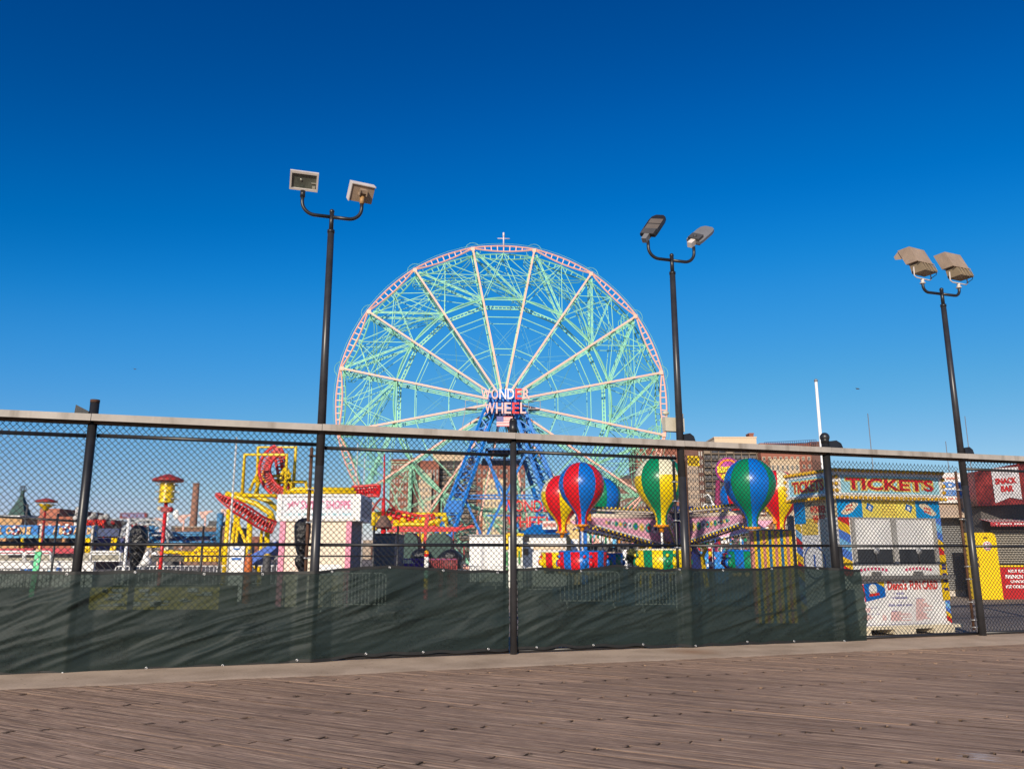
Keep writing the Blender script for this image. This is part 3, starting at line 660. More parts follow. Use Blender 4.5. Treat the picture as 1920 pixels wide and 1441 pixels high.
# yellow right edge with navy labels
q = MB(FM); q.box(sR - .17, sR + .015, BO - .004, BO + .014, zc - .5, 1.44 + .15); yp = q.build('corner_panel', yel, booth)
q = MB(FM)
for v in (z_f(1068), z_f(1080) + .0, z_f(1092), z_f(1108)): q.box(sR - .12, sR - .01, BO - .008, BO - .004, v, v + .055)
for v in (z_f(1062),): q.box(sR - .12, sR - .01, BO - .008, BO - .004, v, v + .05)
q.build('label_strip', mat('navy_label', (.02, .02, .2, 1), .5), yp)
stripes(.955, 1.0, zskid + .02, zc - .5, BO + .006, 5)
# fun card poster
zp0, zp1 = zskid + .02, zc - .07
px0, px1 = sL + W * .14, sL + W * .93
q = MB(FM); q.box(px0, px1, BO - .004, BO + .016, zp0, zp1); po = q.build('price_poster', mat('poster_white', (.90, .88, .87, 1), .45, var=.02), booth)
def PP(x, y): return fp(x, y, BO - .005)
q = MB(FM); a, zz1 = PP(1663, 1088); b_, _ = PP(1757, 1088); zz0 = PP(1710, 1105)[1]
text(q, "Deno's", a, a + (b_ - a) * .38, zz0, zz1 + .0, BO - .005, 0, .035, .004); q.build('lettering', mat('poster_red', (.65, .03, .02, 1), .5), po); q = MB(FM); text(q, "FUN CARD", a + (b_ - a) * .44, b_, zz0, zz1, BO - .005, 0, .035, .004)
q.build('lettering', mat('poster_red', (.65, .03, .02, 1), .5), po)
q = MB(FM)
random.seed(5)
for (x0, x1, y0, y1) in ((1676, 1694, 1109, 1114), (1670, 1703, 1117, 1122), (1686, 1689, 1125, 1129), (1666, 1710, 1131, 1136), (1717, 1730, 1120, 1122), (1672, 1683, 1144, 1146), (1633, 1644, 1138, 1140), (1628, 1649, 1150, 1152), (1620, 1745, 1171, 1172.3)):
    q = MB(FM); x = PP(x0, y0)[0]; xe = PP(x1, y0)[0]; za, zb = PP(x0, y1)[1], PP(x0, y0)[1]
    while x < xe:                                                  # words too small to read in the photograph
        w_ = rng(.02, .035); t = rng(0, .3) * (zb - za); q.box(x, min(x + w_ * .45, xe), BO - .008, BO - .0045, za, zb - t)
        if random.random() < .6: q.box(x + w_ * .45, min(x + w_ * .8, xe + .01), BO - .008, BO - .0045, za, za + (zb - za) * .35)
        x += w_ * (1 if random.random() < .85 else 1.9)
    q.build('text_line', mat('poster_blue', (.06, .06, .30, 1), .5), po)
q = MB(FM); random.seed(3)
for (x0, x1, y0, y1) in ((1718, 1750, 1123, 1163), (1671, 1712, 1147, 1164), (1619, 1640, 1141, 1149), (1619, 1640, 1154, 1164), (1655, 1662, 1154, 1163)):
    y = y0; q = MB(FM)
    while y < y1:
        f_ = rng(.35, 1) if (x1 - x0) > 15 else 1; x = PP(x0, y)[0]; xe = x + (PP(x1, y)[0] - x) * f_
        while x < xe:
            w_ = rng(.012, .05); q.box(x, min(x + w_, xe), BO - .007, BO - .004, PP(x0, y)[1], PP(x0, y)[1] + .011); x += w_ + .01
        y += 2.05
    q.build('price_column', mat('poster_pale_red', (.62, .12, .10, 1), .6), po)
# card picture on the poster
q = MB(FM); A_, B_, C_, D_ = PP(1616, 1095), PP(1657, 1089), PP(1661, 1118), PP(1622, 1128)
q.prism([A_, B_, C_, D_], BO - .009, BO - .0045, 0)
q.prism([PP(1642, 1091), PP(1657, 1089), PP(1658, 1101)], BO - .011, BO - .0095, 1); q.prism([A_, PP(1618.5, 1094.5), PP(1624, 1127.5), D_], BO - .011, BO - .0095, 2)
cx, cz = PP(1636.5, 1104); q.prism([(cx + .105 * math.cos(t * .393), cz + .105 * math.sin(t * .393)) for t in range(16)], BO - .012, BO - .0096, 3)
q.prism([PP(1629, 1113), PP(1648, 1110), PP(1649, 1115), PP(1630, 1118)], BO - .013, BO - .0121, 2); q.prism([PP(1630, 1108), PP(1643, 1108), PP(1641, 1114), PP(1632, 1114)], BO - .0126, BO - .0121, 4)
q.build('card_picture', [blu, yel, mat('poster_red', (.65, .03, .02, 1)), white, cream], po)
# header artwork: tickets and cards
ARTM = [cream, mat('poster_red', (.65, .03, .02, 1)), blu, white, mat('faded_print', (.5, .3, .08, 1))]
q = MB(FM)
for (u, sg) in ((.12, 1), (.88, -1)):
    q = MB(FM); cx = sL + W * u; cz = (zh0 + zh1) / 2
    P = [(cx + .2 * math.cos(t) * (1 + .12 * math.cos(4 * t)) , cz + sg * .1 * math.cos(t) * .9 + .10 * math.sin(t)) for t in [k * math.pi / 10 for k in range(20)]]
    q.prism(P, BO + .002, BO + .0078, 0); [q.box(cx - .1 + .045 * k_, cx - .068 + .045 * k_, BO - .0005, BO + .002, cz - .06 + .075 * r_ + sg * .01 * k_, cz - .02 + .075 * r_ + sg * .01 * k_, 1) for k_ in range(4) for r_ in (0, 1)]; q.build('ticket_artwork', ARTM, booth)
for (u, sg) in ((.31, 1), (.69, 1)):
    q = MB(FM); cx = sL + W * u; cz = (zh0 + zh1) / 2 + .02; q.prism([(cx - .1, cz - .02 * 1), (cx + .05, cz - .09), (cx + .1, cz + .04), (cx - .05, cz + .1)], BO + .002, BO + .0078, 2); q.prism([(cx + .04 * math.cos(t), cz + .045 * math.sin(t)) for t in [k * math.pi / 6 for k in range(12)]], BO + .000, BO + .0018, 3); q.build('card_artwork', ARTM, booth)
q = MB(FM)
for k in range(5): [q.box(sL + W * .5 - .2 + .05 * j, sL + W * .5 - .165 + .05 * j, BO - .0005, BO + .002, zh1 - .07 - k * .06, zh1 - .05 - k * .06, 4) for j in range(8) if (j * 7 + k * 3) % 5]
q.build('header_lettering', ARTM, booth)
# roof sign faces
teal = mat('sign_teal', (.36, .68, .80, 1), .4, var=.2, scale=3)
def sign_face(T, x0, x1, z0, z1, par):
    q = MB(T); q.box(x0 + .15, x1 - .15, -.012, 0, z0 + .13, z1 - .13); f = q.build('sign_face', teal, par)
    q = MB(T); q.box(x0 + .12, x1 - .12, -.02, -.0125, z0 + .10, z0 + .13); q.box(x0 + .12, x1 - .12, -.02, -.0125, z1 - .13, z1 - .10); q.box(x0 + .12, x0 + .15, -.02, -.0125, z0 + .13, z1 - .13); q.box(x1 - .15, x1 - .12, -.02, -.0125, z0 + .13, z1 - .13); q.build('sign_trim', white, f)
    w_ = x1 - x0; h = z1 - z0
    q = MB(T)
    text(q, 'TICKETS', x0 + .25, x1 - .28, z0 + h * .27, z1 - h * .27, -.0135, 0, .105, .006); q.build('lettering', mat('sign_pale_yellow', (.80, .62, .15, 1), .5), f)
    q = MB(T); text(q, 'TICKETS', x0 + .28, x1 - .31, z0 + h * .31, z1 - h * .31, -.0205, 0, .025, .006); q.build('lettering', mat('sign_red', (.55, .01, .02, 1), .4, var=.3, scale=8), f)
Tf = FM @ Matrix.Translation((0, BO - .12, 0)); sign_face(Tf, sL - .12, sR + .06, z_sgb, z_sgt, booth)
# side face: local x runs from the back corner to the front corner
Ts = FM @ Matrix.Translation((sL - .12, BO + DEP + .1, 0)) @ Matrix.Rotation(R(-90), 4, 'Z'); LS = DEP + .22
sign_face(Ts, 0, LS, z_sgb, z_sgt, booth)
bulb = None
def bulbs(T, x0, x1, z0, z1):
    global bulb
    w_ = x1 - x0; h = z1 - z0; n = int(w_ / .115); mz = max(3, int(h / .13)); pts = []
    for k in range(n + 1): pts += [(x0 + .035 + (w_ - .07) * k / n, z1 - .035), (x0 + .035 + (w_ - .07) * k / n, z0 + .035)]
    for k in range(1, mz): pts += [(x0 + .035, z0 + .035 + (h - .07) * k / mz), (x1 - .035, z0 + .035 + (h - .07) * k / mz)]
    I = ROOTM[booth.name].inverted()
    for (x, z) in pts:
        if bulb is None:
            q = MB(); q.sphere((0, 0, 0), .043, 10); me = q.build('bulb', amber); me.parent = booth; bulb = me; o = me
        else: o = bulb.copy(); COL.objects.link(o); o.parent = booth
        o.location = I @ (T @ Vector((x, -.03, z)))
bulbs(Tf, sL - .12, sR + .06, z_sgb, z_sgt); bulbs(Ts, 0, LS, z_sgb, z_sgt)
# booth left side wall artwork
def spanel(nm, x0, x1, z0, z1, m_, dy=.008, dz=0): q = MB(Ts2); q.box(x0, x1, -dy - dz, -dz, z0, z1); return q.build(nm, m_, booth)
Ts2 = FM @ Matrix.Translation((sL, BO + DEP, 0)) @ Matrix.Rotation(R(-90), 4, 'Z')
spanel('side_header', 0, DEP, zh0, zh1, mat('sign_cream', (.72, .60, .34, 1), .5)); spanel('side_header', 0, .38, zh0 - .1, zh1, sky_b, .008, .009)
q = MB(Ts2); text(q, 'WONDER', .55, 1.05, zh1 - .26, zh1 - .10, -.009, 0, .03, .004); q.build('lettering', mat('poster_red', (.65, .03, .02, 1)), booth); q = MB(Ts2); text(q, 'WHEEL', .62, 1.04, zh1 - .46, zh1 - .30, -.009, 0, .03, .004); q.build('lettering', mat('poster_red', (.65, .03, .02, 1)), booth)
spanel('side_yellow', .22, .75, zh0 - .35, zh0 - .004, mat('pale_yellow', (.85, .6, .1, 1), .5, var=.2), .006); spanel('side_door', .82, 1.22, zskid + .2, zh0 - .02, cream, .02, .0)
q = MB(Ts2); q.lathe([(.33, 0), (.36, 0), (.36, .01), (.33, .01)], 24, Matrix.Translation((.58, -.01, 1.45)) @ Matrix.Rotation(R(90), 4, 'X')); q.box(.55, .6, -.014, -.009, 1.3, 1.6); q.build('wheel_artwork', mat('art_blue', (.06, .15, .5, 1), .5), booth)
q = MB(Ts2); seq = [0, 1, 2, 3, 2, 1, 0, 1, 2, 0, 3, 1]
for k in range(12): a = zskid + (zh0 - .15 - zskid) * k / 12; h = (zh0 - .15 - zskid) / 12; q.add([(.0, -.01, a + .12), (.2, -.01, a), (.2, -.01, a + h), (.0, -.01, a + h + .12)], [(0, 1, 2, 3)], seq[k])
q.build('stripe_panel', [mat('stripe_red', c(1, 1, 1)), mat('stripe_yellow', c(1, 1, 1)), mat('stripe_blue', c(1, 1, 1)), mat('stripe_light_blue', c(1, 1, 1))], booth)
# ================================================================ OBSERVATION WHEEL
WY, WTH, WX, WZ, WR = 96.895, 0.0657, -1.0542, 20.0549, 20.5
WFm = Matrix.Translation((WX, WY, WZ)) @ Matrix.Rotation(WTH, 4, 'Z')
wheel = thing('observation_wheel', 'huge pink and mint green observation wheel with sixteen spokes', 'observation wheel', (WX, WY, 0), WTH)
def wp(rad, deg, y=0.0): a = R(deg); return Vector((rad * math.sin(a), y, rad * math.cos(a)))
NA = [11.25 + 22.5 * k for k in range(16)]; WD2 = 2.9; R2 = .655 * WR
def ladder(mb, rads, y, w, rungs, mi=0, wd=.12, lens=False):
    for k in range(16):
        if lens:                                                   # lens shaped truss: chords meet at the joints
            O = []; I_ = []; n = 10
            for j in range(n + 1):
                t = j / n; P = wp(rads[0], NA[k], y).lerp(wp(rads[0], NA[(k + 1) % 16], y), t); u = Vector((P.x, 0, P.z)).normalized(); h = .10 + (rads[0] - rads[1]) * .5 * math.sin(math.pi * t)
                O.append(P + u * (h - .1)); I_.append(P - u * h)
            mb.path(O, wd, 4); mb.path(I_, wd, 4)
            for j in range(1, n):
                if j in (1, 9): continue
                mb.tube(O[j], I_[j], wd * .8, 4)
            continue
        for rr in rads: mb.tube(wp(rr / 1, NA[k], y), wp(rr, NA[(k + 1) % 16], y), wd, 4)
        for j in range(1, rungs):
            t = j / rungs; mb.tube(wp(rads[0], NA[k], y).lerp(wp(rads[0], NA[(k + 1) % 16], y), t), wp(rads[1], NA[k], y).lerp(wp(rads[1], NA[(k + 1) % 16], y), t), wd * .8, 4)
def build_part(nm, m_, fn, par=wheel):
    q = MB(WFm); fn(q); return q.build(nm, m_, par)
build_part('front_rim', salmon, lambda q: ladder(q, (WR, WR - .66), 0, .1, 10, wd=.10, lens=True))
build_part('rear_rim', mint, lambda q: ladder(q, (WR, WR - .66), WD2, .1, 12, wd=.09, lens=True))
def outer(q):
    for y in (.0,):
        q.path([wp(WR + .26, a, y) for a in range(0, 360, 5)], .022, 4, closed=True)
    for a in NA: q.path([wp(WR - .3, a, .1) + Vector((1.0 * math.cos(t), 0, 1.0 * math.sin(t))) for t in [k * math.pi / 8 for k in range(16)]], .03, 4, closed=True)
build_part('outer_guard_ring', mint, outer)
o = None
for k in range(16):
    q = MB(WFm); q.tube(wp(.9, NA[k], -.15), wp(WR - .1, NA[k], -.15), .16, 4, .15)
    q.box(-.24, .24, -.25, -.05, -.24, .24, 0, Matrix.Translation(wp(WR - .25, NA[k], 0))); q.build('front_spoke', salmon, wheel)
    q = MB(WFm)
    for dy in (WD2, WD2 * .45):
        A = wp(1.6, NA[k] - 4, dy); B = wp(WR - .2, NA[k] - .35, dy); A2 = wp(1.6, NA[k] + 4, dy); B2 = wp(WR - .2, NA[k] + .35, dy)
        if dy == WD2: q.tube(A, B, .085, 4); q.tube(A2, B2, .085, 4); n = 22
        else: q.tube(wp(1.5, NA[k], dy), wp(WR, NA[k], dy), .06, 4); continue
        for j in range(n): q.tube(A.lerp(B, j / n), A2.lerp(B2, (j + 1) / n), .045, 3)
    for rr in (R2, WR - .3, .54 * WR, .33 * WR, .82 * WR): q.tube(wp(rr, NA[k], 0), wp(rr, NA[k], WD2), .07, 4)
    q.build('rear_spoke', mint, wheel)
def inner(q):
    ladder(q, (R2, R2 - .34), WD2, .1, 10, wd=.1); 
    for k in range(16):
        q.tube(wp(R2, NA[k], 0), wp(R2, NA[k] + 22.5, 0), .075, 4)
        # shallow arch over each inner chord
        q.path([wp(R2 + .05 * math.sin(math.pi * t / 8) * .9 + (math.cos(R(11.25)) / math.cos(R(11.25 - 22.5 * t / 8)) - 1) * 0, NA[k] + 22.5 * t / 8, .1) for t in range(9)], .11, 4)
build_part('inner_ring', mint, inner)
def thin(q, rr):
    for rr in (rr,):
        for k in range(16): q.tube(wp(rr, NA[k], -.1), wp(rr, NA[k] + 22.5, -.1), .065, 4); q.tube(wp(rr, NA[k], WD2), wp(rr, NA[k] + 22.5, WD2), .045, 4)
for rr_ in (.54 * WR, .335 * WR, .12 * WR): build_part('spoke_tie_ring', mint, lambda q: thin(q, rr_))
def cables(q):
    for k in range(16):
        a = NA[k]
        for y in (.2, WD2 - .2):
            q.tube(wp(.54 * WR, a, y), wp(.335 * WR, a + 22.5, y), .014, 3); q.tube(wp(.335 * WR, a, y), wp(.54 * WR, a + 22.5, y), .014, 3)
            q.tube(wp(.335 * WR, a, y), wp(.12 * WR, a + 22.5, y), .014, 3); q.tube(wp(.12 * WR, a, y), wp(.335 * WR, a + 22.5, y), .014, 3)
build_part('tension_cable', mintd, cables)
def diag(q):
    for k in range(16):
        a = NA[k]
        # heavy lattice diagonal, rim joint to the next inner joint
        for y in (.25, WD2 - .3):
            A, B = wp(WR - .5, a + .5, y), wp(R2 + .1, a + 22, y); off = wp(.24, a + 100, 0)
            q.tube(A, B, .07, 4); q.tube(A + off, B + off, .07, 4)
            for j in range(9): q.tube(A.lerp(B, j / 9), (A + off).lerp(B + off, (j + .6) / 9), .035, 3)
build_part('lattice_diagonal', mint, diag)
def fan(q):
    for k in range(16):
        a = NA[k]; mid = wp((WR - .6) * math.cos(R(11.25)), a + 11.25, 0)
        for y in (.15, WD2 - .15):
            m_ = mid + Vector((0, y, 0))
            for (rr, da) in ((R2, 0), (R2, 22.5), (.82 * WR, 0), (.82 * WR, 22.5)): q.tube(m_, wp(rr, a + da, y), .055, 4)
            q.tube(wp(.82 * WR, a, y), wp(R2, a + 22.5, y), .05, 4); q.tube(wp(.82 * WR, a + 22.5, y), wp(WR - .6, a, y), .05, 4); q.tube(wp(.82 * WR, a, y), wp(.82 * WR, a + 22.5, y), .045, 4)
        q.tube(mid, mid + Vector((0, WD2, 0)), .06, 4); q.tube(wp(.82 * WR, a, 0), wp(.82 * WR, a + 22.5, WD2), .03, 4); q.tube(wp(WR - .4, a, 0), wp(R2, a, WD2), .03, 4)
build_part('cross_brace', mint, fan)
# curved rolling-car tracks between the rims
for k in range(0, 16, 2):
    a = NA[k] + 11.25
    for nm_, sg in (('car_track', 1),):
        q = MB(WFm)
        for y in (.5, WD2 - .6):
            for dr in (0, .42):
                pts = []
                for j in range(19):
                    t = j / 18; rad = (WR - .8 - dr) + (R2 + .5 - dr - (WR - .8 - dr)) * (3 * t * t - 2 * t ** 3); ang = a - 13 + 40 * t - 9 * math.sin(2 * math.pi * t)
                    pts.append(wp(rad, ang, y))
                q.path(pts, .04, 4)
        for j in range(0):
            t = j / 13; rad = (WR - .8) + (R2 + .5 - (WR - .8)) * (3 * t * t - 2 * t ** 3); ang = a - 13 + 40 * t - 9 * math.sin(2 * math.pi * t)
            q.tube(wp(rad, ang, .5), wp(rad, ang, WD2 - .6), .035, 4)
        q.build('car_track', mint, wheel)
        q = MB(WFm)
        for y in (.6,):
            for dr in (0, .4):
                pts = []
                for j in range(15):
                    t = j / 14; rad = (WR - 1.0 - dr) - (WR * .27) * math.sin(math.pi * t * .5) ** 2; pts.append(wp(rad, a + 9 - 30 * t + 6 * math.sin(2 * math.pi * t), y))
                q.path(pts, .045, 4)
        q.build('car_track', mintd, wheel)
q = MB(WFm); q.tube((0, -1.0, 0), (0, WD2 + 1, 0), 1.35, 20); q.tube((0, -1.3, 0), (0, WD2 + 1.3, 0), .5, 14); q.build('hub', towerb, wheel)
q = MB(WFm); q.tube((0, 0, WR - .2), (0, 0, WR + 1.75), .09, 6); q.tube((-.78, 0, WR + .95), (.78, 0, WR + .95), .06, 6); q.tube((0, .0, WR + 1.2), (0, 0, WR + 1.75), .13, 6); q.build('finial', mat('finial_white', (.7, .6, .62, 1)), wheel)

# ---- tower
tower = thing('wheel_tower', 'blue lattice steel tower holding up the observation wheel', 'tower', (WX, WY, 0), WTH)
def lattice(q, A, B, w0, w1, n, r, ax=Vector((1, 0, 0)), ay=Vector((0, 1, 0))):
    """four-chord lattice leg from A (w0 wide) to B (w1 wide)"""
    A = Vector(A); B = Vector(B); cor = []
    for sx, sy in ((-1, -1), (1, -1), (1, 1), (-1, 1)):
        P = A + (ax * sx + ay * sy) * w0 / 2; Q = B + (ax * sx + ay * sy) * w1 / 2; q.tube(P, Q, r, 4); cor.append((P, Q))
    for f in range(4):
        P, Q = cor[f]; P2, Q2 = cor[(f + 1) % 4]
        for j in range(n):
            a, b = j / n, (j + 1) / n
            if j % 2: q.tube(P.lerp(Q, a), P2.lerp(Q2, b), r * .55, 4)
            else: q.tube(P2.lerp(Q2, a), P.lerp(Q, b), r * .55, 4)
            if j % 2 == 0: q.tube(P.lerp(Q, a), P2.lerp(Q2, a), r * .55, 4)
YF, YR = -3.2, WD2 + 2.6
I = WFm.inverted()
def tl(px, py, y): # pixel -> wheel-local point on the plane local y = const
    d = ray(px, py); O = I @ Vector((0, 0, EYE)); D = (I.to_3x3() @ d); t = (y - O.y) / D.y; return O + D * t
for yy, nm in ((YF, 'front_leg'), (YR, 'rear_leg')):
    for sg in (-1, 1):
        top = Vector((sg * 1.75, yy * .55 + (.0 if yy < 0 else 1.2), -1.2)); k = 1 if sg < 0 else 1
        bot = Vector((sg * 8.35, yy * 1.25, -WZ - .2))
        q = MB(WFm); lattice(q, top, bot, 1.25, 2.0, 15, .17)
        q.box(-.9, .9, -1.1, -.9, -.7, .7, 0, Matrix.Translation(top.lerp(bot, .62))) if yy < 0 else None
        # solid flange plates on the outer faces
        for s2 in (-1, 1):
            a_ = top + Vector((s2 * .62, -.66, 0)); b_ = bot + Vector((s2 * 1.0, -1.05, 0)); n_ = Vector((.3, 0, 0))
            q.quad(a_ - n_ * .6, b_ - n_ * .8, b_ + n_ * .8, a_ + n_ * .6)
        q.build(nm, towerb, tower)
q = MB(WFm)
q.box(-1.9, 1.9, YF * .62, YR * .75, -.9, .75); q.box(-2.2, 2.2, YF * .66, YR * .8, -1.35, -.9); q.build('bearing_box', towerb, tower)
q = MB(WFm); q.box(-.9, .9, YF * .64, YF * .62, -2.9, -1.36); q.box(-.8, -.65, YF * .6, 0, -4, -1.36); q.box(.65, .8, YF * .6, 0, -4, -1.36); q.box(-1.9, 1.9, -2, 4, -4.6, -4.3); q.box(-2.6, 2.6, -1.8, 4, -7.4, -7.2); q.box(-2.2, 2.2, -1.5, 4, -6.1, -5.9); q.build('platform', mat('dark_blue_grating', (.01, .05, .16, 1), .6), tower)
q = MB(WFm)
yb = YF
def br(a, b, r=.16): q.tube(tl(a[0], a[1], yb), tl(b[0], b[1], yb), r, 4)
for (a, b) in (((870, 928), (1022, 928)), ((870, 934), (1022, 934)), ((872, 935), (908, 1016)), ((945, 931), (908, 1014)), ((906, 846), (946, 928)), ((945, 931), (984, 1014)), ((1020, 935), (984, 1014)), ((988, 846), (948, 928)), ((915, 842), (978, 842)), ((912, 966), (976, 966)), ((912, 846), (938, 930))): br(a, b, .2 if a[1] in (935, 931, 846) else .11)
for k in range(14): br((872 + k * 10.6, 928), (877 + k * 10.6, 934), .06); 
q.build('bracing', towerb, tower)
# maintenance baskets beside the hub
for x in (-4.0, 3.6):
    q = MB(WFm)
    q.box(x - .7, x + .7, -2.4, -1.2, -1.3, -1.2)
    for dx in (-.7, .7): q.tube((x + dx, -2.4, -1.3), (x + dx, -2.4, -.3), .05, 4)
    q.tube((x - .7, -2.4, -.3), (x + .7, -2.4, -.3), .05, 4); q.tube((x - .7, -2.4, -1.3), (x - 1.2 , -2.2, -4.6), .05, 4)
    q.build('service_platform', grey, tower)
# lettering on the tower: each letter its own part
lp = mat('bulb_letter_pink', (.80, .46, .42, 1), .5, var=.2, scale=6); lw = mat('bulb_letter_white', (.82, .72, .74, 1), .5, var=.1, scale=6); lr = mat('letter_red', (.80, .02, .02, 1), .4)
def letters(word, x0, x1, y0, y1, mats_, yloc, par, bold=.012, widths=None):
    ws = widths or [1.0] * len(word); tot = sum(ws) + .18 * (len(word) - 1); x = x0
    for ch, w_, m_ in zip(word, ws, mats_):
        xe = x + (x1 - x0) * w_ / tot; A = tl(x, y1, yloc); B = tl(xe, y0, yloc); q = MB(WFm); text(q, ch, A.x, B.x, A.z, B.z, yloc, 0, bold, .25); q.build('letter', m_, par); x = xe + (x1 - x0) * .18 / tot
letters('WONDER', 902, 993, 729, 748.5, [lp, lp, lw, lw, lr, lp], YF - .6, tower, widths=[1.35, 1, 1, 1, .95, 1])
letters('WHEEL', 909, 986, 755, 775.5, [lp, lp, lp, lr, lp], YF - .6, tower, widths=[1.4, 1, .95, .95, .8])
q = MB(WFm)
for (x0, x1, y) in ((902, 993, 738), (909, 986, 765)): A = tl(x0, y, YF - .5); B = tl(x1, y, YF - .5); q.tube(A, B, .08, 4); q.tube(A + Vector((0, 0, .5)), B + Vector((0, 0, .5)), .06, 4)
q.tube(tl(925, 735, YF - .4), tl(925, 778, YF - .4), .1, 4); q.tube(tl(966, 735, YF - .4), tl(966, 778, YF - .4), .1, 4); q.build('letter_frame', towerb, tower)
# flag panel
A = tl(931, 799, YF - .3); B = tl(961, 780.5, YF - .3); fl = thing('flag_panel', 'red white and blue striped flag panel hung below the wheel sign', 'flag', WFm @ A, WTH)
q = MB(WFm); h = (B.z - A.z) / 13
for k in range(13): q.box(A.x, B.x, YF - .34, YF - .3, A.z + k * h, A.z + (k + 1) * h, k % 2)
q.build('stripes', [mat('flag_red', (.55, .05, .05, 1), .7), mat('flag_white', (.8, .76, .76, 1), .7)], fl)
q = MB(WFm); cx1 = A.x + (B.x - A.x) * .43; q.box(A.x, cx1, YF - .37, YF - .345, A.z + 6 * h, B.z, 0)
for i in range(6):
    for j in range(5): x = A.x + .12 + i * .12; z = A.z + 6 * h + .08 + j * .12; q.box(x, x + .04, YF - .38, YF - .372, z, z + .04, 1)
q.build('canton', [mat('flag_blue', (.08, .08, .30, 1), .7), mat('flag_white', (1, 1, 1, 1))], fl)
# red letters lower down in front of the tower
sg2 = thing('letter_sign', 'open red letters spelling the wheel name across the foot of the blue tower', 'sign', WFm @ Vector((0, YF - 3, -WZ)), WTH)
letters('WONDER', 944, 1050, 938, 958.5, [lr] * 6, YF - 3, sg2, .0, [1.25, 1, 1, 1, .9, 1]); letters('WHEEL', 952, 1036, 968, 988, [lr] * 5, YF - 3, sg2, .0, [1.3, 1, .9, .9, .8])
q = MB(WFm); 
for y in (959.5, 989): q.tube(tl(940, y, YF - 2.9), tl(1054, y, YF - 2.9), .07, 4)
for x in (946, 985, 1025, 1052): q.tube(tl(x, 938, YF - 2.85), tl(x, 1045, YF - 2.85), .07, 4)
q.build('sign_rack', grey, sg2)
# ================================================================ helpers for the park behind
def rc(px0, py0, px1, py1, Y):
    A = at(px0, (py0 + py1) / 2, Y); B = at(px1, (py0 + py1) / 2, Y); xm = (px0 + px1) / 2
    return A.x, B.x, at(xm, py1, Y).z, at(xm, py0, Y).z
def pbox(q, px0, py0, px1, py1, Y, dep=.1, mi=0, ground=False):
    a, b, z0, z1 = rc(px0, py0, px1, py1, Y)
    if ground: z0 = -.03
    return q.box(a, b, Y, Y + dep, z0, z1, mi)
def ptube(q, a, b, r, Y, Y2=None, n=6, mi=0, r2=None): return q.tube(at(a[0], a[1], Y), at(b[0], b[1], Y2 or Y), r, n, r2, mi)
def root(nm, label, cat, px, Y, group=None, rz=0): P = at(px, 1040, Y); return thing(nm, label, cat, (P.x, Y, 0), rz, group)
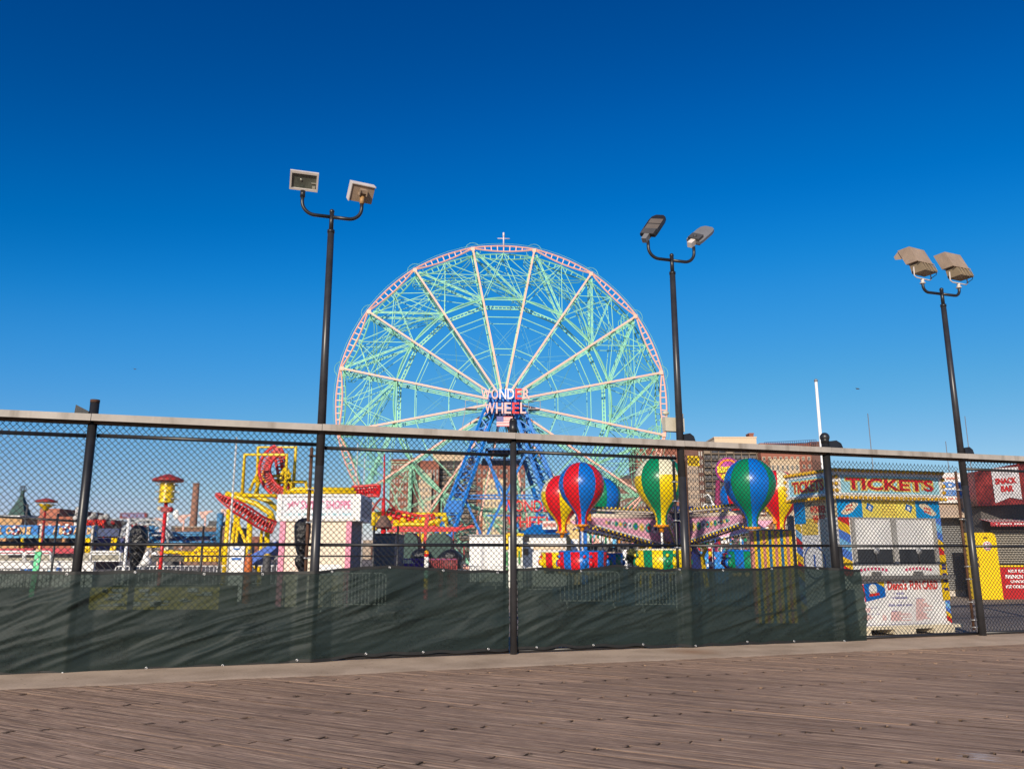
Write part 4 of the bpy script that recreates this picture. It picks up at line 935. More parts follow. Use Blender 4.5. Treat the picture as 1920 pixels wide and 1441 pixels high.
# ================================================================ BALLOON RIDE
ball_white = mat('balloon_ivory', (.78, .72, .50, 1), .36, var=.06, dirt=.1); ball_red = mat('balloon_red', (.70, .008, .015, 1), .34, var=.1, scale=2, dirt=.12); ball_blue = mat('balloon_blue', (.0, .15, .58, 1), .34, var=.12, scale=2, dirt=.12)
ball_green = mat('balloon_green', (.0, .22, .09, 1), .34, var=.12, scale=2, dirt=.12); ball_yel = mat('balloon_yellow', (.88, .62, .0, 1), .36, var=.07, scale=2, dirt=.15)
PROF = [(.225, -1.72), (.21, -1.55), (.24, -1.36), (.32, -1.18), (.45, -1.02), (.61, -.84), (.76, -.65), (.885, -.44), (.965, -.22), (1.0, 0), (.985, .18), (.925, .38), (.82, .57), (.66, .75), (.46, .89), (.24, .97), (.02, 1.0)]
def gondola(px, py, rpx, Y, cols, label, rot=0, basket=None, necky=None):
    r = rpx * Y / FPX / .985; C = at(px, py, Y)
    t = thing('balloon_gondola', label, 'balloon ride car', (C.x, Y, 0), 0, 'hot air balloon shaped ride cars')
    q = MB(); A, B, Bt = cols
    def mf(i, k):
        g = int(k / 6) % 2
        if g == 0: return 0
        return 2 if (Bt and PROF[i][1] > .1) else 1
    T = Matrix.Translation(C) @ Matrix.Rotation(rot, 4, 'Z') @ Matrix.Diagonal((r, r, r, 1))
    q.lathe(PROF, 48, T, 0, mf); q.build('envelope', [A, B, Bt or B], t)
    zb = C.z - 1.72 * r
    q = MB(); T = Matrix.Translation((C.x, Y, zb)); q.lathe([(.0, .02), (r * .30, .02), (r * .32, -.03), (.09, -.06), (.07, -.2), (.03, -.22)], 20, T); q.build('collar', orange, t)
    zt = 1.6 + (1040 - (basket or 1033)) / FPX * Y * 1.02; R_ = r * 1.0; zbk = zt - .62
    q = MB(); q.tube((C.x, Y, zt - .3), (C.x, Y, zb - .1), .035, 10); q.build('mast', mat('white_pole', (.75, .74, .72, 1), .3), t)
    q = MB(); TB = Matrix.Translation((C.x, Y, 0)) @ Matrix.Rotation(rot, 4, 'Z')
    q.lathe([(R_ * .5, zbk - .04), (R_ * .93, zbk), (R_ * 1.0, zbk + .12), (R_ * 1.03, zt - .02), (R_ * .95, zt - .02), (R_ * .9, zbk + .1), (0.01, zbk + .1)], 48, TB, 0, lambda i, k: (k // 3) % 2); bk = q.build('basket', [A, B], t)
    q = MB(); q.path([TB @ Vector((R_ * math.cos(a * math.pi / 16), R_ * math.sin(a * math.pi / 16), zt)) for a in range(32)], .035, 6, closed=True); q.build('basket_rim', Bt or cols[0], bk)
    # little moulded sandbags hanging outside in pairs
    q = MB()
    for k in range(4):
        for d in (-.13, .13):
            a = -math.pi / 2 + .12 + k * math.pi / 2 + d; x, y = C.x + R_ * 1.05 * math.cos(a), Y + R_ * 1.05 * math.sin(a)
            q.sphere((x, y, zbk + .24), .088, 12, sc=(1, 1, 1.45), mi=0 if d < 0 else 1); q.sphere((x, y, zbk + .45), .055, 10, mi=1 if d < 0 else 0)
    q.build('sandbag', [A, B], bk)
    q = MB()
    for k in range(14): a = k * math.pi / 7; q.sphere((C.x + R_ * .8 * math.cos(a), Y + R_ * .8 * math.sin(a), zbk - .1), .085, 8)
    q.build('underglow_bulb', mat('cream_bulb', (.75, .5, .2, 1), .3), bk)
    return C, r, zb
G = []
G.append(gondola(1090, 909, 42, 28, (ball_blue, ball_red, None), 'red and blue striped balloon car in front of the others at left', R(258), 1034))
G.append(gondola(1053, 929, 38, 31, (ball_red, ball_yel, ball_white), 'red yellow and ivory balloon car partly hidden behind the red and blue one', R(216), 1035))
G.append(gondola(1128, 931, 35, 36.5, (ball_blue, ball_green, None), 'blue and green balloon car seen past the right edge of the red and blue one', R(10 + 270), 1038))
G.append(gondola(1237, 902, 46.5, 26, (ball_green, ball_yel, ball_white), 'green yellow and ivory balloon car hanging beside the middle light pole', R(214.5), 1031))
G.append(gondola(1406, 906, 46.5, 26, (ball_blue, ball_green, None), 'green and blue balloon car standing above the striped kiosk', R(253.4), 1033))
G.append(gondola(1384, 931, 33, 35.5, (ball_red, ball_blue, None), 'blue and red balloon car peeking out behind the green and blue one', R(40 + 270), 1038))
G.append(gondola(1458, 922, 40, 31, (ball_red, ball_yel, ball_white), 'red and yellow balloon car half hidden by the ticket booth', R(208), 1035))
hubx = at(1262, 1040, 31).x; ride = thing('balloon_ride', 'round balloon ride with pink flowered arms and rows of little lamps', 'fairground ride', (hubx, 31, 0), 0)
HC = Vector((hubx, 31, 0)); zr = at(1262, 985, 31).z
q = MB(); 
n = 10
for k in range(n):
    a0, a1 = 2 * math.pi * k / n, 2 * math.pi * (k + 1) / n; r0 = 1.1
    for (z0, z1, ra, rb, mi) in ((.3, 1.6, 1.25, 1.1, 0), (1.6, zr - .5, 1.1, .75, k % 2), (zr - .5, zr + .7, .75, .9, 0)):
        q.quad(HC + Vector((ra * math.cos(a0), ra * math.sin(a0), z0)), HC + Vector((ra * math.cos(a1), ra * math.sin(a1), z0)), HC + Vector((rb * math.cos(a1), rb * math.sin(a1), z1)), HC + Vector((rb * math.cos(a0), rb * math.sin(a0), z1)), mi)
q.build('centre_column', [navy, blu], ride)
q = MB()
for k in range(n): a0 = 2 * math.pi * k / n; q.path([HC + Vector((r_ * math.cos(a0), r_ * math.sin(a0), z_)) for r_, z_ in ((1.28, .3), (1.14, 1.55), (1.3, 1.8), (.8, zr - .5))], .05, 4)
q.build('column_trim', yel, ride)
q = MB(); q.lathe([(.01, -.03), (4.6, -.03), (4.6, .35), (4.3, .42), (.01, .42)], 48, Matrix.Translation(HC)); q.build('platform', mat('ride_deck', (.06, .15, .3, 1), .6), ride)
fcols = [white, mat('flower_teal', (.02, .32, .30, 1), .5), mat('flower_cream', (.8, .65, .3, 1), .5), mat('flower_green', (.05, .4, .12, 1), .5), blu, navy, red, yel]
pinkp = mat('arm_pink', (.86, .42, .56, 1), .4, var=.06)
for gi, (C, r, zb) in enumerate(G):
    d = Vector((C.x - HC.x, C.y - HC.y, 0)); L_ = d.length; d.normalize(); ang = math.atan2(d.y, d.x); F = Matrix.Translation(HC) @ Matrix.Rotation(ang, 4, 'Z')
    zz = zr + .12; xe = L_ - .0
    q = MB(F); q.prism([(.8, zz - .78), (xe - .6, zz - .18), (xe - .3, zz + .06), (.8, zz + .06)], -.16, .16, 0); arm = q.build('arm', pinkp, ride)
    q = MB(F); q.tube((.8, 0, zz + .16), (xe - .1, 0, zz + .12), .11, 12); q.box(.8, xe - .6, -.2, .2, zz + .30, zz + .36); q.build('arm_tube', mat('arm_ivory', (.72, .62, .50, 1), .5), arm)
    q = MB(F); q.box(xe - .3, xe + .1, -.14, .14, zz - .05, zz + .25); q.sphere((xe - .0, 0, zz + .1), .16, 10); q.build('arm_joint', orange, arm)
    q = MB(F); n_ = int((xe - 1.2) / .105)
    for k in range(n_):
        x = .9 + k * .105; q.sphere((x, -.14, zz + .42), .04, 6, mi=k % 2); q.sphere((x, .14, zz + .42), .04, 6, mi=k % 2)
        zl = zz - .78 + (x - .8) / (xe - 1.4) * .6 - .1
        for y in (-.17, .17): q.sphere((x, y, zl), .042, 6, mi=k % 2)
    q.build('light_strip', [yel, navy], arm)
    q = MB(F)
    for y, T_ in ((-.162, 1), (.162, -1)): q.prism([(.8, zz - .82), (xe - .5, zz - .22), (xe - .5, zz - .17), (.8, zz - .77)], y * 1.05 - .01, y * 1.05 + .01)
    q.build('arm_edging', white, arm)
    q = MB(F); random.seed(40 + gi)
    x = 1.15; j = 0
    while x < xe - 1.0:
        hgt = .62 - (x - .8) / (xe - 1.4) * .5; rr = min(.17, hgt * .32)
        for sy in (-1, 1):
            cz = zz - hgt * .48; T = F
            pc = j % 4; poly = [(x + rr * (1 + .16 * math.cos(8 * t)) * math.cos(t), cz + rr * (1 + .16 * math.cos(8 * t)) * math.sin(t)) for t in [k * math.pi / 16 for k in range(32)]]
            q.prism(poly, sy * .172 - .006, sy * .172 + .006, pc); q.prism([(x + rr * .42 * math.cos(t), cz + rr * .42 * math.sin(t)) for t in [k * math.pi / 6 for k in range(12)]], sy * .183 - .006, sy * .183 + .006, 4 + (j + 1) % 4)
        x += rr * 2.25; j += 1
    q.build('flower_artwork', fcols, arm)
# ================================================================ STRIPED KIOSK by the booth
YK = fw(fp(1450, 1040, 3.4)[0], 3.4, 0).y
kio = root('striped_kiosk', 'small kiosk in yellow blue and salmon vertical stripes left of the ticket booth', 'kiosk', 1448, YK)
a, b_, z0, z1 = rc(1409, 994, 1486, 1064, YK)
q = MB(); ks = [yel, mat('kiosk_blue', (.01, .15, .33, 1), .6), mat('kiosk_salmon', (.60, .22, .18, 1), .6)]
seq = [2, 0, 1, 0, 2, 0, 1, 0, 2, 0, 1, 0, 2, 0]; n = len(seq)
for k in range(n): q.box(a + (b_ - a) * k / n, a + (b_ - a) * (k + 1) / n, YK, YK + .12, .05, z1, seq[k])
q.build('wall', ks, kio); q = MB(); q.box(a + .12, b_ - .1, YK + .12, YK + .3, .0, z1 - .02); q.box(a - .03, b_ + .03, YK - .03, YK + .2, z1, z1 + .03); q.box(b_, b_ + .12, YK + .1, YK + .25, 0, z1 + .35); q.build('roof', grey, kio)
# ================================================================ SWEET SHOP BOOTH
YS = 26.0; ss = root('sweet_shop_booth', 'cream and pink sweet shop booth with a white lettered fascia', 'shop booth', 600, YS)
a, b_, _, z1 = rc(519, 925, 676, 975, YS); zf = at(600, 976, YS).z; zb_ = at(600, 926, YS).z
q = MB(); q.box(a + .15, b_ - .3, YS + .12, YS + 1.95, 0, zf); q.build('wall', mat('shop_cream', (.78, .66, .50, 1), .6, var=.04), ss)
q = MB(); q.box(b_ - .3, b_ - .28, YS + .18, YS + 1.9, 0, zf - .02); q.build('side_wall', mat('shop_side_shade', (.20, .19, .21, 1), .7), ss)  # right side greyed, its shade painted into the wall colour
for x in (a + .12, b_ - .45): q = MB(); q.box(x, x + .17, YS + .06, YS + .2, 0, zf); q.build('corner_post', pink, ss)
q = MB(); q.box(a, b_ - .0, YS, YS + 2.1, zf, zb_); fas = q.build('fascia', white, ss)
q = MB(); q.box(a + .2, b_ - .28, YS - .012, YS - .002, zf + .1, zb_ - .1); q.build('fascia_panel', mat('fascia_white', (.76, .77, .80, 1), .4, var=.03), fas)
q = MB(); q.box(a + .17, b_ - .25, YS - .03, YS - .012, zb_ - .1, zb_ - .07); q.box(a + .17, a + .2, YS - .03, YS - .012, zf + .1, zb_ - .1); q.box(b_ - .0, b_ + .01, YS + .25, YS + 2.0, zf + .12, zb_ - .12); q.build('fascia_trim', mat('trim_grey', (.3, .31, .36, 1), .5), fas)
x0 = at(565, 945, YS).x; x1 = at(590, 945, YS).x; x2 = at(610, 945, YS).x; x3 = at(658, 945, YS).x; za = at(610, 954, YS).z; zc_ = at(610, 938, YS).z
q = MB(); text(q, 'SWEET', x0, x0 + (x3 - x0) * .45, za, zc_, YS - .013, 0, .02, .01); q.build('lettering', mat('sugar_pink_letter', (.78, .10, .28, 1), .5), fas); q = MB(); text(q, 'SHOPPE', x0 + (x3 - x0) * .50, x3, za, zc_, YS - .013, 0, .02, .01); q.build('lettering', mat('sugar_pink_letter', (.78, .10, .28, 1), .5), fas); q = MB()
xs = at(539, 945, YS).x; xe = at(562, 945, YS).x; zz = at(550, 948, YS).z
q.path([(xs + (xe - xs) * t / 24, YS - .02, zz + .07 * math.sin(t * .9) + .05 * math.cos(t * 2.1) + .004 * t) for t in range(25)], .012, 4); q.path([(xs, YS - .02, zz - .14), (xs + .08, YS - .02, zz), (xs + .2, YS - .02, zz + .14)], .014, 4)
q.build('lettering', mat('sugar_pink_letter', (.78, .10, .28, 1), .5), fas)
q = MB(); x = at(535, 960, YS).x; xe = at(658, 960, YS).x; z = at(600, 965.5, YS).z; random.seed(9)
while x < xe:
    if random.random() > .16: q.box(x, x + .04, YS - .02, YS - .0125, z, z + rng(.05, .075))
    x += .058
q.build('small_lettering', mat('pale_teal_letter', (.25, .60, .68, 1), .5), fas)
q = MB()
for k in range(11):
    for z in (zf + .04, zb_ - .05): q.sphere((a + .12 + k * (b_ - a - .3) / 10, YS - .02, z), .022, 6)
q.build('fascia_bulb', amber, fas)
q = MB(); xx = at(603, 1066, YS).x; text(q, 'EAT', xx, xx + .22, at(605, 1070, YS).z, at(605, 1064, YS).z, YS + .11, 0, .03, .01); q.build('poster_lettering', mat('eat_blue', (.05, .12, .5, 1)), ss)
q = MB(); pbox(q, 532, 1052, 560, 1075, YS + .09, .02, 0); q.build('poster', mat('poster_peach', (.80, .62, .50, 1), var=.35, scale=3), ss); q = MB(); pbox(q, 598, 1058, 640, 1078, YS + .09, .02, 1); q.build('poster', [mat('poster_peach', (.80, .62, .50, 1), var=.35, scale=3), white], ss)
# ================================================================ GREY STORE and ride pieces right of it
YG = 30.; gs = root('steel_container', 'grey corrugated steel container beside the sweet shop', 'container', 722, YG)
q = MB(); a, b_, z0, z1 = rc(702, 1003, 740, 1068, YG); q.box(a, b_, YG, YG + 2.5, 0, z1)
for k in range(16): x = a + (b_ - a) * (k + .3) / 16; q.box(x, x + .02, YG - .02, YG, .1, z1 - .08)
q.build('body', mat('container_grey', (.16, .16, .17, 1), .6, var=.2), gs); q = MB(); q.box(a - .03, b_ + .03, YG - .04, YG + 2.5, z1, z1 + .07); q.build('roof_edge', dgrey, gs)
# red swing tower + sweep beam
YR_ = 38.; sw = root('swing_ride', 'red swing ride with a tall mast and long horizontal beam', 'fairground ride', 719, YR_)
q = MB(); ptube(q, (719, 968), (719, 935), .10, YR_, None, 14, 0, .08); ptube(q, (720, 935), (721, 851), .05, YR_, None, 8, 0, .03); ptube(q, (719, 1060), (719, 990), .12, YR_, n=12); q.build('mast', red, sw)
q = MB(); q.lathe([(.42, at(719, 988, YR_).z), (.33, at(719, 978, YR_).z), (.14, at(719, 966, YR_).z)], 18, Matrix.Translation((at(719, 980, YR_).x, YR_, 0))); q.build('cone_hub', mat('worn_brown', (.16, .09, .07, 1), .8), sw)
q = MB(); ptube(q, (706, 988), (862, 990), .08, YR_, n=4); ptube(q, (726, 995), (858, 994), .07, YR_, n=4)
for k in range(18): ptube(q, (726 + k * 7.4, 988), (730 + k * 7.4, 995), .05, YR_, n=4)
ptube(q, (855, 995), (868, 982), .12, YR_, n=4, r2=.02); ptube(q, (862, 992), (888, 985), .08, YR_, n=4); ptube(q, (798, 990), (803, 962), .12, YR_, n=4); ptube(q, (798, 995), (794, 1060), .1, YR_, n=4)
q.build('beam', red, sw)
for (x0, y0, x1, y1) in ((745, 1015, 765, 1068), (757, 1000, 757, 1050), (850, 996, 850, 1066), (787, 996, 787, 1050), (740, 1020, 760, 1052), (808, 1000, 808, 1066), (870, 1022, 870, 1050)): q = MB(); ptube(q, (x0, y0), (x1, y1), .04, YR_, n=5); q.build('brace', redd, sw)
q = MB(); q.path([at(697 + k * 5.5, 958 - 24 * math.sin(math.pi * k / 8), YR_) for k in range(9)], .05, 5); q.build('hoop', redd, sw)
# tarp-covered rides
for i, (x0, x1, y0, lab) in enumerate(((749, 783, 999, 'dark green tarp draped over a round ride car'), (798, 845, 999, 'wide dark green tarp over ride machinery below the blue tower'))):
    Yt = 36.; r_ = root('tarp_cover', lab, 'tarp', (x0 + x1) / 2, Yt, 'rides covered with green tarps'); a, b_, z0, z1 = rc(x0, y0, x1, 1060, Yt); q = MB(); n = 16
    P = [(a, .4)] + [((a + b_) / 2 - (b_ - a) / 2 * math.cos(math.pi * k / n), z1 - .55 + .55 * math.sin(math.pi * k / n) ** .6 + .05 * math.sin(k * 2)) for k in range(n + 1)] + [(b_, .4)]
    q.prism(P, Yt, Yt + 1.6); q.build('cover', dgreen, r_)
cb = root('covered_motor', 'lumpy black plastic cover over machinery by the purple fence', 'cover', 845, 35.); q = MB()
for (x, y, s_) in ((835, 1048, .3), (845, 1044, .38), (853, 1048, .3), (790, 1043, .4)): P = at(x, y, 35.); q.sphere(P, s_, 12, sc=(1.2, 1, .9))
q.tube(at(845, 1050, 35), at(845, 1066, 35), .5, 10); q.build('cover', blackp, cb)
# ================================================================ fences, barricades
def barricade(px, Y, label, wpx, hz=1.08, m_=None, zb=.0, nb=14, grp='steel crowd barriers lined up behind the fence'):
    a = at(px, 1050, Y).x; b_ = at(px + wpx, 1050, Y).x; t = thing('crowd_barrier', label, 'barrier', (a, Y, 0), 0, grp); m_ = m_ or galvp
    q = MB(); r = .12; q.path([(a, Y, zb + .15), (a, Y, hz - r), (a + r * .3, Y, hz - r * .3), (a + r, Y, hz), (b_ - r, Y, hz), (b_ - r * .3, Y, hz - r * .3), (b_, Y, hz - r), (b_, Y, zb + .15)], .022, 6); q.tube((a, Y, zb + .18), (b_, Y, zb + .18), .02, 6); q.build('frame', m_, t)
    q = MB()
    for k in range(1, nb): x = a + (b_ - a) * k / nb; q.tube((x, Y, zb + .18), (x, Y, hz), .017, 5)
    q.build('bars', m_, t)
    q = MB()
    for x in (a + .2, b_ - .2): q.box(x - .02, x + .02, Y - .3, Y + .3, -.02, .05); q.tube((x, Y, .05), (x, Y, .2), .02, 5)
    q.build('foot', m_, t)
galvp = mat('pale_galvanised', (.62, .61, .59, 1), .5, .0, var=.15)
barricade(-10, 34, 'dark crowd barrier at the left edge of the picture', 58, m_=dgrey, nb=10)
barricade(52, 34, 'dark crowd barrier left of the first fence post, below the welcome banner', 110, m_=dgrey)
barricade(218, 41, 'white crowd barrier behind the first wrapped viewer', 90, m_=white)
barricade(300, 42, 'pale crowd barrier behind the red lamp post', 110)
barricade(408, 43, 'white crowd barrier under the yellow coaster columns', 130, m_=white)
barricade(560, 24.5, 'pale crowd barrier in front of the sweet shop', 62)
barricade(637, 24.5, 'pale crowd barrier at the right corner of the sweet shop', 88)
barricade(855, 40, 'grey crowd barrier in front of the white ride office', 60)
barricade(922, 40, 'grey crowd barrier left of the middle fence post', 62)
barricade(985, 35, 'thin crowd barrier in front of the blue roofed stall', 88)
barricade(1050, 26.2, 'thin crowd barrier in front of the red and blue balloon car', 110)
barricade(1190, 24.3, 'thin crowd barrier in front of the yellow and green basket', 88)
barricade(1298, 26, 'dark crowd barrier in front of the blue painted fence', 105, m_=grey)
pf = root('purple_fence', 'purple and red picket fence round the swing ride', 'fence', 800, 33.)
q = MB(); k = 740
while k < 858: pbox(q, k, 1046, k + 1.6, 1072, 33., .04, 0 if k < 800 else 1, True); k += 3.4
pbox(q, 740, 1047, 858, 1049, 33.04, .03, 0); q.build('pickets', [purple, redd], pf); q = MB(); pbox(q, 741, 1056, 800, 1072, 33.1, .03, 0, True); q.build('panel', purple, pf)
# ================================================================ WHITE OFFICE, BLUE ROOF STALL, YELLOW WALL
YO = 52.; of = root('white_office', 'low white ride office under the wheel tower', 'building', 915, YO)
q = MB(); pbox(q, 880, 1003, 948, 1062, YO, 5, 0, True); q.build('wall', white, of); q = MB(); pbox(q, 878, 1001, 949, 1004, YO - .15, 5.3); q.build('roof', mat('roof_grey', (.35, .34, .34, 1)), of)
q = MB(); pbox(q, 902, 1024, 908, 1060, YO - .04, .03, 0, True); q.build('door', mat('pale_door', (.55, .55, .57, 1)), of)
YB_ = 44.; st = root('blue_roof_stall', 'white stall with a blue hipped roof behind the balloon cars', 'stall', 1020, YB_)
q = MB(); pbox(q, 978, 1001, 1062, 1062, YB_, 4, 0, True); q.build('wall', white, st)
a, b_, z0, z1 = rc(972, 981, 1068, 1001, YB_); q = MB(); q.add([(a, YB_ - .5, z0), (b_, YB_ - .5, z0), (b_, YB_ + 4.5, z0), (a, YB_ + 4.5, z0), (a + .85, YB_ + 1.5, z1), (b_ - .3, YB_ + 1.5, z1), (b_ - .3, YB_ + 3, z1), (a + .85, YB_ + 3, z1)], [(0, 1, 5, 4), (1, 2, 6, 5), (2, 3, 7, 6), (3, 0, 4, 7), (4, 5, 6, 7), (0, 3, 2, 1)]); q.build('roof', mat('blue_roof', (.0, .20, .60, 1), .5), st)
q = MB(); pbox(q, 983, 1005, 992, 1015, YB_ - .05, .04); q.build('window', glass, st); q = MB(); pbox(q, 982, 1028, 991, 1040, YB_ - .05, .04); q.build('window', glass, st)
q = MB(); pbox(q, 1017, 976, 1044, 992, YB_ - .7, .05); q.build('sign_board', mat('sign_ivory', (.8, .74, .68, 1)), st); q = MB(); random.seed(2)
for k in range(7): pbox(q, 1019 + k * 3.4, 980, 1021.5 + k * 3.4, 985 + rng(0, 3), YB_ - .74, .03)
q.build('sign_marks', mat('rose_letter', (.6, .15, .12, 1)), st)
q = MB(); pbox(q, 1000, 1022, 1060, 1030, YB_ - .06, .05); q.build('painted_band', mat('peach_band', (.8, .6, .4, 1), var=.4, scale=4), st)
yw = root('mural_booth', 'small booth with yellow and green mural beside the middle fence post', 'booth', 965, 42.)
q = MB(); pbox(q, 949, 1001, 980, 1062, 42., 2, 0, True); q.build('wall', mat('mural_white', (.75, .75, .68, 1), var=.1), yw)
q = MB(); pbox(q, 948, 999, 982, 1004, 41.9, .1); pbox(q, 949, 1004, 953, 1030, 41.93, .05); pbox(q, 966, 1024, 978, 1044, 41.93, .05, 0); pbox(q, 972, 1032, 975, 1056, 41.88, .05, 1); pbox(q, 949, 1034, 952, 1070, 41.9, .05, 1); q.build('mural', [yel, mat('mural_green', (.05, .25, .05, 1))], yw)
yt = root('tan_pavilion', 'pale yellow wall with blue column behind the balloon baskets', 'building', 1075, 46.)
q = MB(); pbox(q, 1062, 972, 1086, 1062, 46., 3, 0, True); q.build('wall', mat('pavilion_yellow', (.75, .52, .22, 1), .7), yt); q = MB(); pbox(q, 1071, 1010, 1085, 1050, 45.9, .08, 0); q.build('poster', white, yt); q = MB(); pbox(q, 1089, 990, 1101, 1062, 45.5, 1, 0, True); q.build('column', blu, yt); q = MB(); pbox(q, 1060, 955, 1084, 973, 45.8, .1); q.build('cornice', mat('pav_cream', (.7, .6, .45, 1)), yt)
# ride-park clutter behind the balloon ride
kd = root('kiddie_ride', 'colourful small ride with painted panels between the balloon cars', 'fairground ride', 1140, 48.)
q = MB(); random.seed(12)
for k in range(26): x = 1102 + k * 3.6; y = 1000 + rng(-4, 10); pbox(q, x, y, x + 3.2, y + rng(5, 16), 48 + rng(-1, 1), .1, random.choice([0, 0, 1, 2, 3, 4, 5]))
q.build('painted_panels', [white, lightblue, orange, pink, grn, mat('peach', (.8, .45, .3, 1))], kd); q = MB(); pbox(q, 1100, 1018, 1195, 1034, 49.5, .1, 0); q.build('shade', dgrey, kd)
q = MB(); pbox(q, 1168, 1030, 1176, 1060, 47, .2, 0, True); q.build('white_post', white, kd)
bp_ = root('painted_hoarding', 'bright blue hoarding with cartoon colours behind the balloon ride', 'hoarding', 1330, 42.)
q = MB(); pbox(q, 1296, 1034, 1366, 1066, 42., .2, 0, True); q.build('panel', mat('hoarding_blue', (.01, .20, .62, 1), .5, var=.35, scale=2.5), bp_); random.seed(31)
q = MB()
for k in range(60): x = rng(1296, 1400); y = rng(1000, 1034); pbox(q, x, y, x + rng(1.5, 5), y + rng(2, 12), 42.5 + rng(0, 2), .05, random.choice([0, 0, 1, 1, 2, 3, 4, 5, 5]))
for k in range(16): x = rng(1298, 1362); y = rng(1038, 1056); pbox(q, x, y, x + rng(1.5, 4), y + rng(2, 6), 41.95, .04, random.choice([0, 1, 3, 5]))
q.build('artwork', [white, blu, grn, pink, red, lightblue], bp_)
cpb = mat('candy_red', (.7, .03, .05, 1), .3)
for (x, y0, lab) in ((1331, 1026, 'taller red and white twisted candy pole before the blue hoarding'), (1305, 1040, 'green yellow and red banded pole left of the candy pole'), (800, 1036, 'green yellow and red banded pole in front of the purple fence')):
    Yc = 38. if x > 900 else 31.; r_ = root('candy_pole', lab, 'decorated pole', x, Yc, 'banded candy coloured poles'); q = MB(); P = at(x, y0, Yc); n = 9; h = (P.z + .1) / n
    mm = [cpb, white, cpb, yel] if x == 1331 else [red, yel, mat('mint_band', (.3, .65, .5, 1)), white]
    for k in range(n): q.tube((P.x, Yc, k * h - .05), (P.x, Yc, (k + 1) * h - .05), .09, 10, None, (k // (1 if x == 1331 else 2)) % 4)
    q.sphere((P.x, Yc, P.z), .1, 8, mi=1); q.build('pole', mm, r_)
# shrub
def shrub(nm, lab, px, py0, py1, wpx, Y, m_):
    t = root(nm, lab, 'shrub', px, Y); a = at(px, py1, Y); b = at(px, py0, Y); w = wpx / 2 * Y / FPX; q = MB(); random.seed(px)
    for k in range(1400):
        u = Vector((random.gauss(0, .42), random.gauss(0, .42), random.gauss(0, .42)))
        if u.length > 1.1: continue
        c_ = Vector((a.x + u.x * w, Y + u.y * w, (a.z + b.z) / 2 + u.z * (b.z - a.z) / 2)); s_ = rng(.03, .06); d1 = Vector((rng(-1, 1), rng(-1, 1), rng(-1, 1))).normalized() * s_; d2 = Vector((rng(-1, 1), rng(-1, 1), rng(-1, 1))).normalized() * s_
        q.add([c_ - d1, c_ + d2, c_ + d1, c_ - d2], [(0, 1, 2, 3)])
    q.build('crown', m_, t); q = MB(); q.tube((a.x, Y, 0), (a.x, Y, (a.z + b.z) / 2), .05, 6, .02); q.build('trunk', brickd, t)
shrub('shrub', 'small olive green shrub left of the yellow and green basket', 1186, 1028, 1058, 26, 40., mat('olive_leaf', (.10, .11, .02, 1), .7, var=.5, scale=6))
# ================================================================ ROLLER COASTER
YC = 44.; co = root('roller_coaster', 'yellow and red steel roller coaster with square yellow arches', 'roller coaster', 520, YC)
def pipe(pts, r, Ys=None, n=8): return [at(x, y, (Ys if not isinstance(Ys, (list, tuple)) else Ys[i])) for i, (x, y) in enumerate(pts)]
q = MB(); q.path(pipe([(454, 930), (459, 852), (538, 852), (534, 930)], .1, YC), .10, 10); q.build('arch', yel, co)
q = MB(); q.path(pipe([(482, 930), (484, 838), (555, 838), (549, 930)], .1, YC + 5), .11, 10); q.build('arch', yel, co)
q = MB()
for (a, b) in (((468, 920), (490, 870)), ((478, 925), (500, 870)), ((550, 930), (540, 880)), ((520, 900), (535, 875)), ((515, 918), (534, 880)), ((530, 925), (545, 885)), ((505, 925), (512, 890)), ((478, 902), (575, 903)), ((574, 903), (574, 925)), ((484, 900), (545, 900)), ((500, 892), (530, 892))): ptube(q, a, b, .09, YC + 3, n=6)
q.build('lattice_support', yel, co)
# lift hill rails: big yellow box beams
q = MB(); q.path(pipe([(424, 925), (446, 932), (480, 944), (508, 962), (512, 975)], .1, YC - 1), .15, 10); q.path(pipe([(440, 926), (480, 930), (505, 940), (520, 955)], .1, YC + 1), .14, 10); q.path(pipe([(445, 928), (519, 929)], .1, YC), .10, 8)
q.path(pipe([(538, 925), (548, 918), (560, 917), (664, 918)], .1, YC), .13, 10); q.path(pipe([(548, 922), (668, 923)], .1, YC), .09, 8); q.path(pipe([(505, 960), (507, 1000)], .1, YC), .13, 8); q.build('track_beam', yel, co)
def track(pts, Ys, gauge, nm='track', r=.09, spine=.16, ties=1, taper=False):
    P = [at(x, y, Y) for (x, y), Y in zip(pts, Ys)]
    # resample
    S = []
    for i in range(len(P) - 1):
        p0, p1, p2, p3 = P[max(i - 1, 0)], P[i], P[i + 1], P[min(i + 2, len(P) - 1)]
        for j in range(8):
            t = j / 8; S.append(.5 * ((2 * p1) + (-p0 + p2) * t + (2 * p0 - 5 * p1 + 4 * p2 - p3) * t * t + (-p0 + 3 * p1 - 3 * p2 + p3) * t ** 3))
    S.append(P[-1]); q = MB(); L_ = []; R_ = []; Sp = []
    for i, p in enumerate(S):
        d = (S[min(i + 1, len(S) - 1)] - S[max(i - 1, 0)]).normalized(); up = Vector((0, 1, 0)); up = (up - d * up.dot(d)).normalized(); side = up.cross(d).normalized()
        g_ = gauge * (min(1, .12 + 2.2 * i / len(S)) if taper else 1); L_.append(p + side * g_); R_.append(p - side * g_); Sp.append(p + up * gauge * .75 - side * (gauge - g_) * 0)
    q.path(L_, r, 6); q.path(R_, r, 6); q.path(Sp, spine, 8)
    for i in range(0, len(S), 2): q.tube(L_[i], R_[i], .045, 5); q.tube(L_[i], Sp[i], .04, 5); q.tube(R_[i], Sp[i], .04, 5)
    q.build(nm, red, co)
track([(521, 843), (508, 852), (498, 868), (496, 885), (502, 902), (514, 917), (528, 926)], [YC + 2] * 7, .30, spine=.13)
